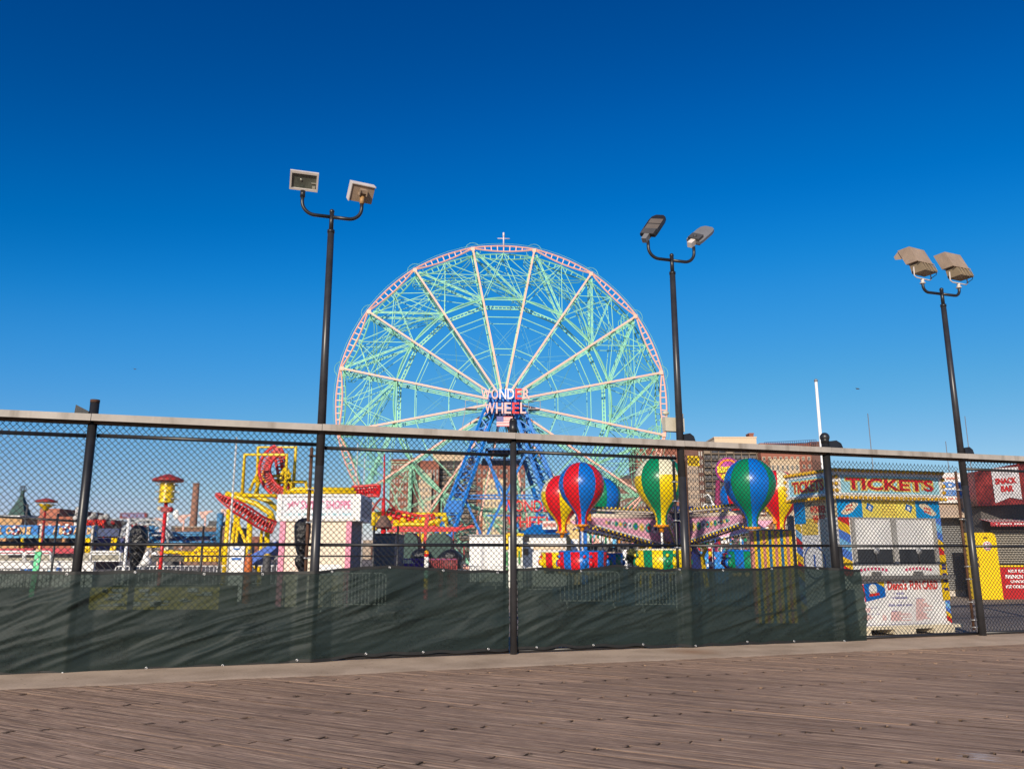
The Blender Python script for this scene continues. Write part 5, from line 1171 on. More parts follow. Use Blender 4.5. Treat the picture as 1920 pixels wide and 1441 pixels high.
track([(518, 843), (524, 856), (529, 880), (532, 905), (534, 926)], [YC + 3.5] * 5, .28, spine=.12)
track([(405, 926), (420, 936), (445, 950), (470, 966), (492, 980), (514, 988)], [YC - 3, YC - 3, YC - 3, YC - 2.5, YC - 2, YC - 1.5], .30, r=.06, spine=.14, taper=True)
track([(660, 922), (680, 921), (700, 919), (712, 920)], [YC + 2] * 4, .3)
track([(725, 965), (760, 972), (790, 978), (815, 975)], [YC + 4] * 4, .35)
q = MB()
for (a, b, r_) in (((430, 955), (421, 1060), .15), ((469, 968), (466, 1040), .15), ((442, 968), (436, 1010), .09), ((440, 965), (460, 1015), .09), ((491, 990), (489, 1020), .08), ((501, 995), (501, 1020), .14), ((448, 968), (443, 1012), .08)):
    A = at(a[0], a[1], YC); B = at(b[0], b[1], YC); D = (B - A); t = (A.z + .0) / max(.1, -D.z); E_ = A + D * t; q.tube(E_, A, r_, 12); 
for x in (435, 470): pass
q.build('column', yel, co)
q = MB(); q.path(pipe([(695, 965), (720, 961), (756, 966), (780, 964), (835, 964), (838, 985)], .1, YC + 5), .13, 8)
for k in range(9):
    P = at(730 + k * 13, 972 + (k * 7 % 11), YC + 4); q.sphere(P, .20, 10, sc=(1.1, 1, .9)); q.tube(P, at(735 + k * 13, 1000, YC + 4), .07, 5)
for k in range(5): P = at(703 + (k % 2) * 9, 966 + k * 6, YC + 2); q.sphere(P, .17, 10)
q.path(pipe([(700, 960), (700, 985)], .1, YC), .15, 6)
q.path(pipe([(737, 985), (760, 982), (800, 983), (814, 976), (822, 985)], .1, YC + 3), .12, 8); q.build('far_structure', yel, co); q = MB(); q.path(pipe([(785, 1000), (790, 1014), (796, 1000)], .1, YC + 3), .15, 8)
q.build('far_structure', yel, co)
# blue slide, tank, cylinders below it
sl = root('blue_slide', 'blue sloping canopy under the coaster next to the sweet shop', 'canopy', 485, 36.)
q = MB(); A, B, C_, D_ = at(448, 1052, 36), at(518, 1014, 36), at(518, 1028, 36), at(468, 1060, 36); q.add([A, B, C_, D_, A + Vector((0, 2, 0)), B + Vector((0, 2, 0)), C_ + Vector((0, 2, 0)), D_ + Vector((0, 2, 0))], [(0, 3, 2, 1), (0, 1, 5, 4), (2, 3, 7, 6), (4, 5, 6, 7)]); q.build('slope', mat('tarp_blue', (.02, .10, .45, 1), .5), sl)
q = MB()
for x in (455, 480, 515): ptube(q, (x, 1050), (x, 1084), .05, 36.5)
q.build('support', dgrey, sl)
tk = root('orange_tank', 'upright orange gas cylinder behind the white barrier', 'gas cylinder', 467, 28.)
P = at(467, 1038, 28.); q = MB(); q.lathe([(.01, .0), (.13, .02), (.13, P.z - .18), (.1, P.z - .06), (.05, P.z), (.01, P.z)], 16, Matrix.Translation((P.x, 28., 0))); q.build('body', mat('tank_orange', (.50, .12, .02, 1), .5), tk); q = MB(); q.tube((P.x, 28, P.z - .02), (P.x, 28, P.z + .15), .05, 8); q.build('valve', grey, tk)
tk = root('machine_drum', 'dark drum with a yellow dome beside the orange cylinder', 'machine', 501, 28.5)
P = at(501, 1044, 28.5); q = MB(); q.lathe([(.01, 0), (.14, .02), (.14, P.z), (.1, P.z + .03)], 16, Matrix.Translation((P.x, 28.5, 0))); q.build('body', dgrey, tk); q = MB(); q.sphere((P.x, 28.5, P.z + .03), .13, 12, sc=(1, 1, .8)); q.build('dome', mat('brassy', (.6, .4, .05, 1), .4), tk)
wb = root('white_ticket_board', 'white panel with a blue mark left of the orange cylinder', 'sign board', 443, 30.); q = MB(); pbox(q, 430, 1023, 457, 1075, 30., .1, 0, True); q.build('board', white, wb); q = MB(); pbox(q, 438, 1027, 449, 1030, 29.96, .03); pbox(q, 434, 1045, 452, 1049, 29.96, .03); q.build('mark', blu, wb)
# ================================================================ MUSHROOM LAMPS
def mushroom(px, ytop, ybrim, ybot, wcap, wbody, Y, label, tall):
    P = at(px, ybrim, Y); t = thing('mushroom_lamp', label, 'park lamp', (P.x, Y, 0), 0, 'red capped park lamps'); u = Y / FPX; T = Matrix.Translation((P.x, Y, 0))
    zt, zb, zz = at(px, ytop, Y).z, P.z, at(px, ybot, Y).z; R_ = wcap / 2 * u
    q = MB(); q.lathe([(.01, zb + .01), (R_ * .98, zb - .01), (R_, zb + .03), (R_ * .97, zb + .07), (R_ * .5, zb + (zt - zb) * .68), (R_ * .15, zt - .01), (.01, zt)], 24, T); q.build('cap', mat('lamp_cap_red', (.34, .03, .026, 1), .4, var=.35, dirt=.5), t)
    rb = wbody / 2 * u; q = MB()
    if tall: q.lathe([(.01, zz), (rb * 1.02, zz), (rb, zz + .02), (rb * .98, zb - .05)], 24, T)
    else: q.lathe([(.01, zz), (rb * .35, zz), (rb * .45, zz + (zb - zz) * .35), (rb * .7, zz + (zb - zz) * .4), (rb, zb - .08)], 24, T)
    bd = q.build('lamp_body', yel, t); q = MB(); rows = 3 if tall else 1
    for r_ in range(rows):
        z = zz + (zb - zz) * (.18 + .33 * r_) if tall else zb - .12
        for k in range(8): a = k * math.pi / 4 + .25; rr = rb if tall else rb * 1.0; q.tube((P.x + rr * math.cos(a), Y + rr * math.sin(a), z), (P.x + (rr + .07) * math.cos(a), Y + (rr + .07) * math.sin(a), z), .017, 6); q.sphere((P.x + (rr + .1) * math.cos(a), Y + (rr + .1) * math.sin(a), z), .024, 8, mi=1)
    q.build('bulb_holder', [grey, white], bd)
    q = MB(); q.tube((P.x, Y, -.03), (P.x, Y, zz), .055 if tall else .045, 12); q.build('pole', red if tall else redd, t)
    if tall:
        q = MB(); z = at(px, 955, Y).z; q.box(P.x - .1, P.x + .2, Y - .1, Y + .1, z - .08, z + .08); q.sphere((P.x + .18, Y - .05, z), .09, 8); q.sphere((P.x - .17, Y - .05, z + .04), .07, 8, mi=1); q.build('loudspeaker', [redd, cream], t)
mushroom(315, 888, 902, 942, 56, 27, 25., 'near red capped lamp with a studded yellow drum on a red pole', True)
mushroom(87, 933, 941, 957, 38, 26, 36., 'farther red capped lamp with a stepped yellow cup, above the welcome banner', False)
# ================================================================ FAR LEFT SKYLINE
def simple(nm, lab, cat, px0, py0, px1, Y, m_, dep=12, grp=None, roof=None, wins=None, wm=None, py1=1060):
    t = root(nm, lab, cat, (px0 + px1) / 2, Y, grp); q = MB(); pbox(q, px0, py0, px1, py1, Y, dep, 0, True); q.build('wall', m_, t)
    if roof: q = MB(); pbox(q, px0 - 1, py0 - 2, px1 + 1, py0, Y - .3, dep + .6); q.build('roof_edge', roof, t)
    if wins:
        for (x, y, w_, h_) in wins: q = MB(); pbox(q, x, y, x + w_, y + h_, Y - .1, .08); q.build('window', wm or glass, t)
    return t
Yt = 130.; tw = root('turret', 'green pyramid roofed turret topped by a globe at the far left', 'turret', 28, Yt)
a, b_, z0, z1 = rc(6, 920, 48, 968, Yt); cx = (a + b_) / 2; w = (b_ - a) / 2
q = MB(); n = 9; zz0 = at(27, 965, Yt).z; zz1 = at(27, 930, Yt).z
for k in range(n):
    t0, t1 = k / n, (k + 1) / n; h0 = zz0 + (zz1 - zz0) * t0; h1 = zz0 + (zz1 - zz0) * t1; r0 = w * (1 - t0 * .78); r1 = w * (1 - t1 * .78) 
    q.lathe([(r0 * 1.02, h0), (r1 * .97, h1)], 4, Matrix.Translation((cx, Yt + w, 0)) @ Matrix.Rotation(R(50), 4, 'Z'), smooth=False)
q.tube((cx, Yt + w, zz1), (cx, Yt + w, at(28, 917, Yt).z), .35, 8, .25); q.build('roof', mat('verdigris_tiles', (.035, .085, .075, 1), .7, var=.4, scale=.8), tw)
q = MB(); zc_ = at(28, 914, Yt).z
for k in range(4): q.path([(cx + .5 * math.cos(t) * math.cos(k * .8), Yt + w + .5 * math.cos(t) * math.sin(k * .8), zc_ + .5 * math.sin(t)) for t in [j * math.pi / 8 for j in range(16)]], .05, 4, closed=True)
q.build('globe', dgrey, tw); q = MB(); q.box(a - .3, b_ + .3, Yt - .3, Yt + 2 * w + .3, 0, zz0); q.build('wall', mat('stone_turret', (.16, .17, .16, 1), .9), tw)
simple('low_building', 'tan and brown building below the green turret', 'building', -20, 968, 36, 100., mat('tan_wall', (.50, .30, .14, 1), .9, var=.2), roof=white)
simple('low_building', 'small dark shed between turret and brick building', 'building', 36, 972, 66, 105., mat('shed', (.09, .085, .08, 1), .9), roof=dgrey)
simple('brick_building', 'stepped orange red brick building behind the farther lamp', 'building', 66, 968, 134, 95., mat('orange_brick', (.36, .12, .07, 1), .9, var=.15), wins=[(73, 982, 6, 4), (90, 982, 6, 4), (106, 982, 6, 4), (122, 982, 6, 4)], wm=white)
simple('brick_building', 'upper brick block rising behind the stepped brick building', 'building', 69, 953, 106, 110., mat('orange_brick2', (.38, .13, .08, 1), .9, var=.15))
simple('low_building', 'dark flat roofed building right of the brick block', 'building', 106, 963, 124, 112., dgrey)
simple('low_building', 'dark rooftop cluster just left of the first fence post', 'building', 124, 967, 146, 98., mat('dark_roof', (.06, .055, .05, 1), .9), dep=2)
simple('brick_building', 'low brown brick row at the foot of the smokestack', 'building', 326, 988, 426, 140., mat('brown_brick', (.22, .12, .08, 1), .9, var=.2), roof=mat('parapet', (.45, .38, .3, 1), .9))
simple('low_building', 'small grey rooftop structure right of the smokestack', 'building', 388, 976, 404, 150., dgrey); simple('low_building', 'dark grey block left of the smokestack foot', 'building', 318, 985, 328, 150., dgrey)
simple('low_building', 'white domed roof fragment right of the welcome banner', 'building', 136, 950, 151, 90., mat('white_far', (.6, .58, .55, 1), .8), dep=1)
P = at(362, 985, 190.); sk = thing('smokestack', 'tall brown brick smokestack on the skyline', 'smokestack', (P.x, 190., 0), 0)
q = MB(); q.tube((P.x - 0, 190, 0), (P.x, 190, at(362, 906, 190.).z), 1.0, 16, .72); q.tube((P.x, 190, at(362, 908, 190.).z), (P.x, 190, at(362, 905.5, 190.).z), .82, 16); q.build('stack', mat('stack_brick', (.30, .15, .10, 1), .9, var=.15, scale=.3), sk)
# red rooftop sign
sg = root('rooftop_sign', 'small dark red rooftop sign with faded letters', 'sign', 250, 92.); q = MB(); pbox(q, 225, 961, 275, 972, 92., .3); q.build('board', mat('sign_maroon', (.22, .03, .03, 1), .7, var=.3), sg)
A = at(227, 971, 91.9); B = at(272, 962, 91.9); q = MB(); text(q, 'WONDER', A.x, B.x, A.z + .03, B.z, 91.97, 0, .03, .05); q.build('lettering', mat('faded_blue_letter', (.25, .28, .5, 1)), sg)
q = MB(); [ptube(q, (x, 972), (x, 1000), .1, 92.2) for x in (230, 250, 270)]; q.build('sign_leg', dgrey, sg)
# ================================================================ WELCOME ABOARD ride
YW = 48.; wr = root('boat_ride', 'blue pirate boat ride front with welcome aboard banner', 'fairground ride', 110, YW)
bn = mat('banner_blue', (.0, .16, .50, 1), .5, var=.1)
q = MB(); pbox(q, -28, 984, 71, 1002, YW, .2); q.build('banner', bn, wr); q = MB(); pbox(q, 84, 985, 178, 1002, YW, .2, 0); q.build('banner', bn, wr); q = MB(); pbox(q, 184, 990, 223, 1005, YW, .2); q.build('banner', mat('banner_navy', (.01, .03, .12, 1), .5, var=.4, scale=2), wr)
q = MB(); pbox(q, -28, 1002, 71, 1008, YW - .03, .2); q.build('banner_edge', mat('edge_blue', (.05, .30, .55, 1), .5), wr); q = MB(); pbox(q, 84, 1002, 178, 1008, YW - .03, .2); q.build('banner_edge', mat('edge_blue', (.05, .30, .55, 1), .5), wr)
lt = mat('banner_letter', (.70, .42, .18, 1), .6)
q = MB()
def word(chars, y0, y1):
    for (ch, x0, x1) in chars:
        A = at(x0, y1, YW - .06); B = at(x1, y0, YW - .06); q = MB(); text(q, ch, A.x, B.x, A.z, B.z, YW - .01, 0, .08, .05); q.build('letter', lt, wr)
word([('W', -27, -14), ('E', -12, -5), ('L', -3, 5), ('C', 10, 21), ('M', 35, 47), ('E', 49, 58)], 987, 1001); word([('A', 98, 107), ('B', 110, 119), ('A', 137, 147), ('R', 150, 159), ('D', 162, 171)], 988, 1001)
for x in (29, 126):
    C_ = at(x, 994, YW - .1); T = Matrix.Translation(C_) @ Matrix.Rotation(R(90), 4, 'X')
    q = MB(T); q.lathe([(.13, 0), (.21, -.05), (.29, 0), (.21, .07), (.13, 0)], 24, None, 0, lambda i, k: (k // 3) % 2); q.build('lifebuoy', [white, redd], wr)
q = MB(); 
for (x, w_) in ((74, 5), (175, 4)): pbox(q, x, 984, x + w_, 1012, YW + .1, .3, 0)
pbox(q, 168, 985, 172, 1060, YW - .2, .2, 0, True); q.build('white_column', mat('weather_white', (.55, .5, .45, 1), .7, var=.2), wr)
q = MB()
for (x, x2) in ((76, 74), (42, 42), (163, 161), (168, 166), (212, 206), (218, 212)): 
    q = MB(); A = at(x, 1008, YW - 1); B = at(x2, 1050, YW - 1); q.tube(B, A, .09, 6); q.build('yellow_strut', yel, wr)
q = MB(); pbox(q, -30, 1008, 180, 1018, YW + 2, .3); pbox(q, 180, 1008, 230, 1050, YW + 2, .3, 1); q.build('back_wall', [mat('back_dark', (.05, .04, .04, 1), .8, var=.5), navy], wr)
q = MB(); pbox(q, -10, 1006, 24, 1014, YW + 1.5, .3); pbox(q, 92, 1008, 125, 1016, YW + 1.6, .3); q.build('orange_panel', mat('panel_orange', (.5, .25, .1, 1), .7, var=.3), wr)
q = MB(); k = 0
for x0, x1 in ((0, 62), (78, 140)):
    q = MB(); pbox(q, x0, 1027, x1, 1037, YW - 3, .3); q.build('red_seating', mat('seat_red', (.45, .02, .04, 1), .5, var=.2, scale=2), wr)
pass
q = MB(); pbox(q, -30, 1036, 230, 1051, YW - 2.4, .3); q.build('ride_deck', mat('deck_tan', (.35, .32, .25, 1), .7, var=.5, scale=1.2), wr)
q = MB(); pbox(q, -30, 1050.5, 175, 1053, YW - 4, .2, 0); pbox(q, -30, 1053, 175, 1075, YW - 3.9, .2, 0, True); q.build('white_skirt', mat('skirt_white', (.72, .7, .68, 1), .6, var=.12, scale=1.5), wr)
q = MB(); pbox(q, 38, 1066, 60, 1072, YW - 4.1, .1, 0); pbox(q, 106, 1063, 111, 1069, YW - 4.1, .1, 0); pbox(q, 88, 1069, 94, 1075, YW - 4.1, .1, 1); q.build('skirt_graphic', [blu, lightblue], wr)
q = MB()
for x0, x1 in ((-30, 44), (47, 95), (170, 225)):
    q.path([at(x0, 1052, YW - 4.5), at(x0, 1036, YW - 4.5), at(x0 + 3, 1033.5, YW - 4.5), at(x1 - 3, 1033.5, YW - 4.5), at(x1, 1036, YW - 4.5), at(x1, 1052, YW - 4.5)], .06, 6); ptube(q, (x0, 1038.5), (x1, 1038.5), .04, YW - 4.5)
pbox(q, 176, 1050, 230, 1052, YW - 4.5, .1); q.build('white_railing', white, wr)
gp = root('green_slat', 'tall mint green height board with a peach top', 'height board', 70, 33.); q = MB(); A = at(66, 1033, 33); B = at(78, 1033, 33); zb2 = 0
q.add([(A.x - .05, 33, 0), (B.x - .12, 33, 0), (B.x, 33, A.z), (A.x, 33, A.z), (A.x - .05, 33.05, 0), (B.x - .12, 33.05, 0), (B.x, 33.05, A.z), (A.x, 33.05, A.z)], [(0, 1, 2, 3), (1, 5, 6, 2), (0, 3, 7, 4), (3, 2, 6, 7), (4, 7, 6, 5)]); q.build('board', mat('mint_board', (.12, .60, .28, 1), .5), gp)
q = MB(); pbox(q, 67, 1029, 77, 1034, 33., .05); q.build('top', mat('peach_top', (.75, .45, .3, 1)), gp); q = MB(); pbox(q, 69, 1046, 71.5, 1049, 32.96, .03); pbox(q, 68, 1055, 70.5, 1060, 32.96, .03); q.build('marks', white, gp)
# red zigzag canopy, carousel-ish frames
rr_ = root('red_canopy', 'row of small red scalloped lamps on a ride canopy behind the first fence post', 'canopy', 172, 58.); q = MB(); random.seed(4)
for k in range(34): x = 146 + k * 1.55; P = at(x, 976 + (k % 3) * 3.2, 58 + rng(-1, 1)); q.sphere(P, .075, 6, sc=(1, 1, 1.6))
q.build('lamps', mat('vivid_red', (.75, .03, .01, 1), .4), rr_); q = MB(); ptube(q, (145, 985), (199, 976), .12, 58.5); [ptube(q, (x, 980), (x, 1030), .08, 58.5) for x in (150, 172, 194)]; q.build('frame', redd, rr_)
tr = root('arched_truss_ride', 'grey arched truss ride with white shells behind the wrapped viewer', 'fairground ride', 275, 54.); q = MB()
for (cx_, r_, sy) in ((275, 48, 34), (280, 38, 26)):
    q.path([at(cx_ + r_ * math.cos(t), 1008 - sy * math.sin(t), 54.) for t in [math.pi * k / 16 for k in range(17)]], .09, 6)
for k in range(16): t = math.pi * k / 16; ptube(q, (275 + 48 * math.cos(t), 1008 - 34 * math.sin(t)), (280 + 38 * math.cos(t + .15), 1008 - 26 * math.sin(t + .15)), .05, 54.)
q.path([at(x, y, 53.) for x, y in ((288, 972), (300, 985), (312, 1002), (316, 1018))], .09, 6); ptube(q, (205, 973), (285, 972), .05, 54.); ptube(q, (285, 1003), (305, 1003), .06, 53.); q.build('truss', mat('truss_grey', (.42, .43, .44, 1), .5), tr)
q = MB(); random.seed(8)
for k in range(24): P = at(rng(205, 285), rng(972, 1002), 55 + rng(0, 3)); q.sphere(P, rng(.10, .30), 8, mi=random.choice([0, 0, 0, 1, 2, 2]), sc=(1.2, .6, .9))
for x, y in ((177, 965), (190, 970), (170, 972), (200, 968), (148, 960), (143, 970)): q.sphere(at(x, y, 60), .25, 8, mi=0)
q.build('shells', [mat('shell_white', (.38, .37, .36, 1), .6, var=.3), redd, dgrey], tr)
pl = root('white_mast', 'short white pole left of the first wrapped viewer', 'pole', 240, 30.); q = MB(); A = at(242, 972, 30); q.tube((A.x, 30, -.03), (A.x, 30, A.z), .055, 10); q.build('pole', white, pl)
ds = root('satellite_dish', 'white oval dish on a thin mast right of the near lamp', 'dish', 318, 60.); q = MB(); T = Matrix.Translation(at(330, 964, 60)) @ Matrix.Rotation(R(25), 4, 'Y') @ Matrix.Rotation(R(55), 4, 'Z') @ Matrix.Rotation(R(90), 4, 'X'); q.sphere(at(330, 964, 60), .4, 14, sc=(.55, .3, .95)); q.build('dish', white, ds); q = MB(); A = at(316, 960, 60); q.tube((A.x, 60, 0), (A.x, 60, A.z), .09, 6); q.tube(A, at(330, 966, 60), .05, 5); q.build('mast', white, ds)
# blue / steel ride across 285-420
br_ = root('blue_ride', 'long low ride of blue beams and lilac panels behind the red lamp pole', 'fairground ride', 350, 56.); q = MB()
for (a, b, r_) in (((284, 985), (286, 1020), .22), ((287, 975), (290, 985), .15), ((284, 1000), (416, 999), .12), ((286, 1004), (398, 1003), .08), ((413, 962), (410, 1018), .22), ((284, 996), (300, 986), .08), ((290, 1012), (330, 1018), .06), ((360, 1002), (330, 1018), .06), ((286, 1017), (400, 1017), .12), ((395, 1010), (412, 1000), .08), ((396, 1012), (395, 1018), .08)): ptube(q, a, b, r_, 56.)
q.build('beams', mat('ride_steel_blue', (.06, .22, .42, 1), .5, var=.2), br_)
q = MB(); pbox(q, 284, 1003, 396, 1020, 56.6, .2); pbox(q, 392, 1005, 412, 1020, 56.7, .2, 1); pbox(q, 408, 961, 418, 975, 56.4, .2, 1); q.build('panels', [mat('lilac_panel', (.10, .11, .26, 1), .5, var=.8, scale=.8), mat('dark_blue_panel', (.02, .04, .12, 1))], br_)
for (x0, y0, x1, y1) in ((290, 972, 315, 974), (333, 968, 358, 965), (374, 961, 398, 958), (415, 956, 440, 953)):
    t = root('salmon_boat_arm', 'salmon painted arm piece above the blue ride, at %s' % {290: 'its left end behind the lamp pole', 333: 'left of the smokestack', 374: 'right of the smokestack', 415: 'its right end by the coaster'}[x0], 'ride arm', x0, 70., 'salmon arm pieces over the blue ride')
    q = MB(); a = at(x0, y0, 70); b = at(x1, y1, 70); q.tube(a, b, .1, 4); q.tube(a - Vector((-.3, 0, .5)), b - Vector((.5, 0, .3)), .08, 4); [q.tube(a.lerp(b, k / 5), (a - Vector((-.3, 0, .5))).lerp(b - Vector((.5, 0, .3)), (k + .5) / 5), .06, 4) for k in range(5)]; q.tube((a + b) / 2 - Vector((0, 0, .4)), Vector(((a.x + b.x) / 2, 70, 0)), .07, 4); q.build('arm', salmon, t)
yr = root('yellow_lattice_ride', 'low yellow lattice train of a kiddie ride left of the coaster columns', 'fairground ride', 350, 46.); q = MB(); random.seed(6)
for (a, b, r_) in (((275, 1024), (300, 1024), .06), ((358, 1038), (372, 1027), .08), ((370, 1027), (422, 1027), .09), ((300, 1034), (358, 1036), .1), ((340, 1040), (418, 1040), .09), ((350, 1050), (420, 1050), .08), ((372, 1028), (372, 1052), .07)): ptube(q, a, b, r_, 46.)
for k in range(9): ptube(q, (370 + k * 5.5, 1028), (375 + k * 5.5, 1039), .05, 46.); ptube(q, (375 + k * 5.5, 1028), (370 + k * 5.5, 1039), .05, 46.)
for k in range(8): x = 346 + k * 9; pbox(q, x, 1041, x + 5, 1052, 45.8, .2)
q.build('lattice', yel, yr); q = MB()
for k in range(30): x = rng(275, 372); y = rng(1023, 1048); pbox(q, x, y, x + rng(3, 9), y + rng(2, 5), 46.4 + rng(0, .8), .1, random.choice([0, 0, 1, 2, 3]))
pbox(q, 284, 1041, 345, 1052, 46.2, .2, 3); q.build('body_panels', [mat('cream_panel', (.6, .55, .42, 1)), yel, grey, mat('brown_dark', (.07, .06, .05, 1))], yr)
# parked white swan-like car and yellow cart seen through the screen
yc_ = root('yellow_cart', 'yellow trailer stand seen faintly through the green screen', 'trailer', 290, 16.5); q = MB(); a = at(170, 1100, 16.5).x; b = at(412, 1100, 16.5).x; q.box(a, b, 16.5, 17.6, .55, .98); q.build('body', mat('trailer_yellow', (.85, .62, .05, 1), .5, var=.25, scale=2), yc_)
q = MB(); random.seed(77)
for k in range(30): x = rng(a + .2, b - .3); z = rng(.6, .9); q.box(x, x + rng(.05, .25), 16.46, 16.49, z, z + rng(.02, .08))
q.build('graphic', white, yc_); q = MB()
for x in (a + .5, b - .6): q.tube((x, 16.6, .2), (x, 16.8, .2), .23, 16); q.tube((x, 17.3, .2), (x, 17.5, .2), .23, 16)
q.box(a + .3, b - .3, 16.7, 17.4, .4, .55); q.build('wheel_and_chassis', dgrey, yc_)
ws = root('white_swan_car', 'white curved ride car beside the first wrapped viewer', 'ride car', 272, 32.); q = MB(); q.path([at(x, y, 32.) for x, y in ((262, 1052), (270, 1046), (276, 1038), (278, 1030))], [.16, .14, .08, .04], 10); q.path([at(x, y, 32.) for x, y in ((284, 1040), (290, 1036), (296, 1042))], .06, 6); q.sphere(at(271, 1052, 32), .2, 12, sc=(1.4, 1, 1)); q.build('body', white, ws); q = MB(); P = at(271, 1050, 32); q.tube((P.x, 32, -.03), (P.x, 32, P.z), .1, 8); q.build('pedestal', grey, ws)
# thin poles in the left half
for (x, y0, Y, rr, lab) in ((444, 819, 30., .045, 'thin grey pole rising left of the yellow arches'), (556, 848, 60., .05, 'hair thin pale pole right of the yellow arches'), (581, 868, 60., .05, 'short pale pole above the coaster beam'), (671, 830, 60., .05, 'thin pole right of the light pole under the beam'), (684, 857, 62., .05, 'shorter thin pole at the rim of the wheel'), (52, 944, 70., .12, 'dark thin pole left of the farther lamp')):
    t = root('thin_pole', lab, 'pole', x, Y); P = at(x, y0, Y); q = MB(); q.tube((P.x - .0, Y, -.03), (P.x, Y, P.z), rr, 8, rr * .7); q.build('pole', galvp if Y < 65 else dgrey, t)
# second dark fence further in
df = root('park_fence', 'thin dark railing fence further inside the park at left', 'fence', 400, 22.); q = MB()
for x in (-20, 100, 378, 412, 700, 745): P = at(x, 1040, 22); q.tube((P.x, 22, -.03), (P.x, 22, at(x, 985 if x > 300 else 962, 22).z), .03, 8)
q.tube(at(290, 1042, 22), at(745, 1042, 22), .02, 6); q.tube(at(-40, 966, 22), at(152, 977, 22), .03, 6); q.build('rails', black, df)
# ================================================================ RIGHT: shutters, snack bar
YH = 33.; sh = root('shuttered_building', 'low building with a white wheel sign and grey roll shutter right of the booth', 'building', 1800, YH, rz=R(3))
q = MB(); pbox(q, 1700, 886, 1838, 1107, YH, 6, 0, True); q.build('wall', mat('shutter_wall', (.60, .54, .47, 1), .8, var=.1), sh)
q = MB(); pbox(q, 1690, 888, 1833, 942, YH - .3, .3); sgn = q.build('sign_board', mat('sign_white', (.80, .77, .74, 1), .5, var=.04), sh)
q = MB()
for (s_, x0, x1, y0, y1) in (('WONDER', 1704, 1820, 903, 914), ('WHEEL', 1722, 1812, 918, 929)): A = at(x0, y1, YH - .31); B = at(x1, y0, YH - .31); q = MB(); text(q, s_, A.x, B.x, A.z, B.z, YH - .305, 0, .05, .04); q.build('lettering', mat('sign_letter_blue', (.10, .25, .60, 1)), sgn); q = MB(); random.seed(14)
for (x0, x1, y) in ((1768, 1790, 898), (1722, 1826, 936)):
    x = x0
    while x < x1: pbox(q, x, y - 3.5, x + 2.6, y, YH - .34, .03); x += 3.6 if random.random() > .2 else 6.5
q.build('small_lettering', mat('sign_letter_coral', (.75, .30, .22, 1)), sgn)
q = MB(); a, b_, z0, z1 = rc(1700, 944, 1842, 968, YH); q.add([(a, YH - .05, z1), (b_ - .1, YH - .05, z1), (b_ + .15, YH - .9, z0), (a, YH - .9, z0), (a, YH - .9, z0 - .08), (b_ + .15, YH - .9, z0 - .08)], [(0, 3, 2, 1), (3, 4, 5, 2)]); q.build('awning', mat('awning_beige', (.50, .38, .28, 1), .8), sh)
q = MB(); a, b_, z0, z1 = rc(1768, 970, 1834, 1103, YH); z = z0
while z < z1: q.tube((a, YH - .1, z), (b_, YH - .1, z), .035, 5); z += .085
q.build('roll_shutter', mat('shutter_grey', (.30, .30, .30, 1), .5, .2, var=.1), sh)
YN = 31.; sn = root('snack_bar', 'dark fronted snack bar with a white banner sign, red awning and red menu', 'snack bar', 1890, YN, rz=R(-6))
q = MB(); pbox(q, 1846, 930, 1985, 1107, YN + .3, 6, 0, True); q.build('wall', mat('snack_wall', (.10, .09, .085, 1), .8), sn)
TL, TR, BL, BR = at(1826, 884, YN), at(1985, 855, YN - 2.2), at(1833, 948, YN), at(1985, 941, YN - 2.2)
q = MB(); q.add([BL, BR, TR, TL, BL + Vector((0, 1, 0)), BR + Vector((0, 1, 0)), TR + Vector((0, 1, 0)), TL + Vector((0, 1, 0))], [(0, 1, 2, 3), (1, 5, 6, 2), (0, 3, 7, 4), (3, 2, 6, 7), (0, 4, 5, 1)]); fsn = q.build('fascia', mat('fascia_dark_red', (.17, .02, .016, 1), .4, var=1.6, scale=1.1), sn)
def onf(px, py, o_=.02):
    # intersect with the fascia plane
    n_ = (BR - BL).cross(TL - BL).normalized(); d = ray(px, py); O = Vector((0, 0, EYE)); t = (BL - O).dot(n_) / d.dot(n_); P = O + d * t; return P - Vector((0, o_, 0))
q = MB(); q.add([onf(*p) for p in ((1857, 878), (1908, 875), (1916, 936), (1893, 932), (1866, 943))], [(0, 4, 3, 2, 1)]); q.build('pennant', mat('pennant_white', (.66, .63, .63, 1), .6), fsn)
u_ = (BR - BL).normalized(); ang = math.atan2(u_.y, u_.x)
for (s_, x0, x1, y0, y1, nm, mt) in (('SNACK', 1866, 1905, 894, 908, 'lettering', mat('snack_red', (.55, .02, .02, 1))), ('BAR', 1877, 1899, 909, 922, 'lettering', mat('snack_red', c(1, 1, 1)))):
    P = onf(x0, y1, .03); Q = onf(x1, y0, .03); T = Matrix.Translation(P) @ Matrix.Rotation(ang, 4, 'Z'); q = MB(T); text(q, s_, 0, (Vector((Q.x - P.x, Q.y - P.y))).length, 0, Q.z - P.z, 0, 0, .04, .02); q.build(nm, mt, fsn)
q = MB(); random.seed(21)
for (x0, x1, y) in ((1874, 1898, 889), (1879, 1900, 926)):
    P = onf(x0, y, .03); Q = onf(x1, y, .03); 
    for k in range(9): A = P.lerp(Q, k / 9); q.box(A.x, A.x + .05, A.y, A.y + .01, A.z - .03, A.z + rng(.03, .08))
q.build('small_lettering', mat('ink_grey', (.12, .12, .18, 1)), fsn)
q = MB(); a, b_, z0, z1 = rc(1855, 972, 1985, 987, YN - .5); n = 26
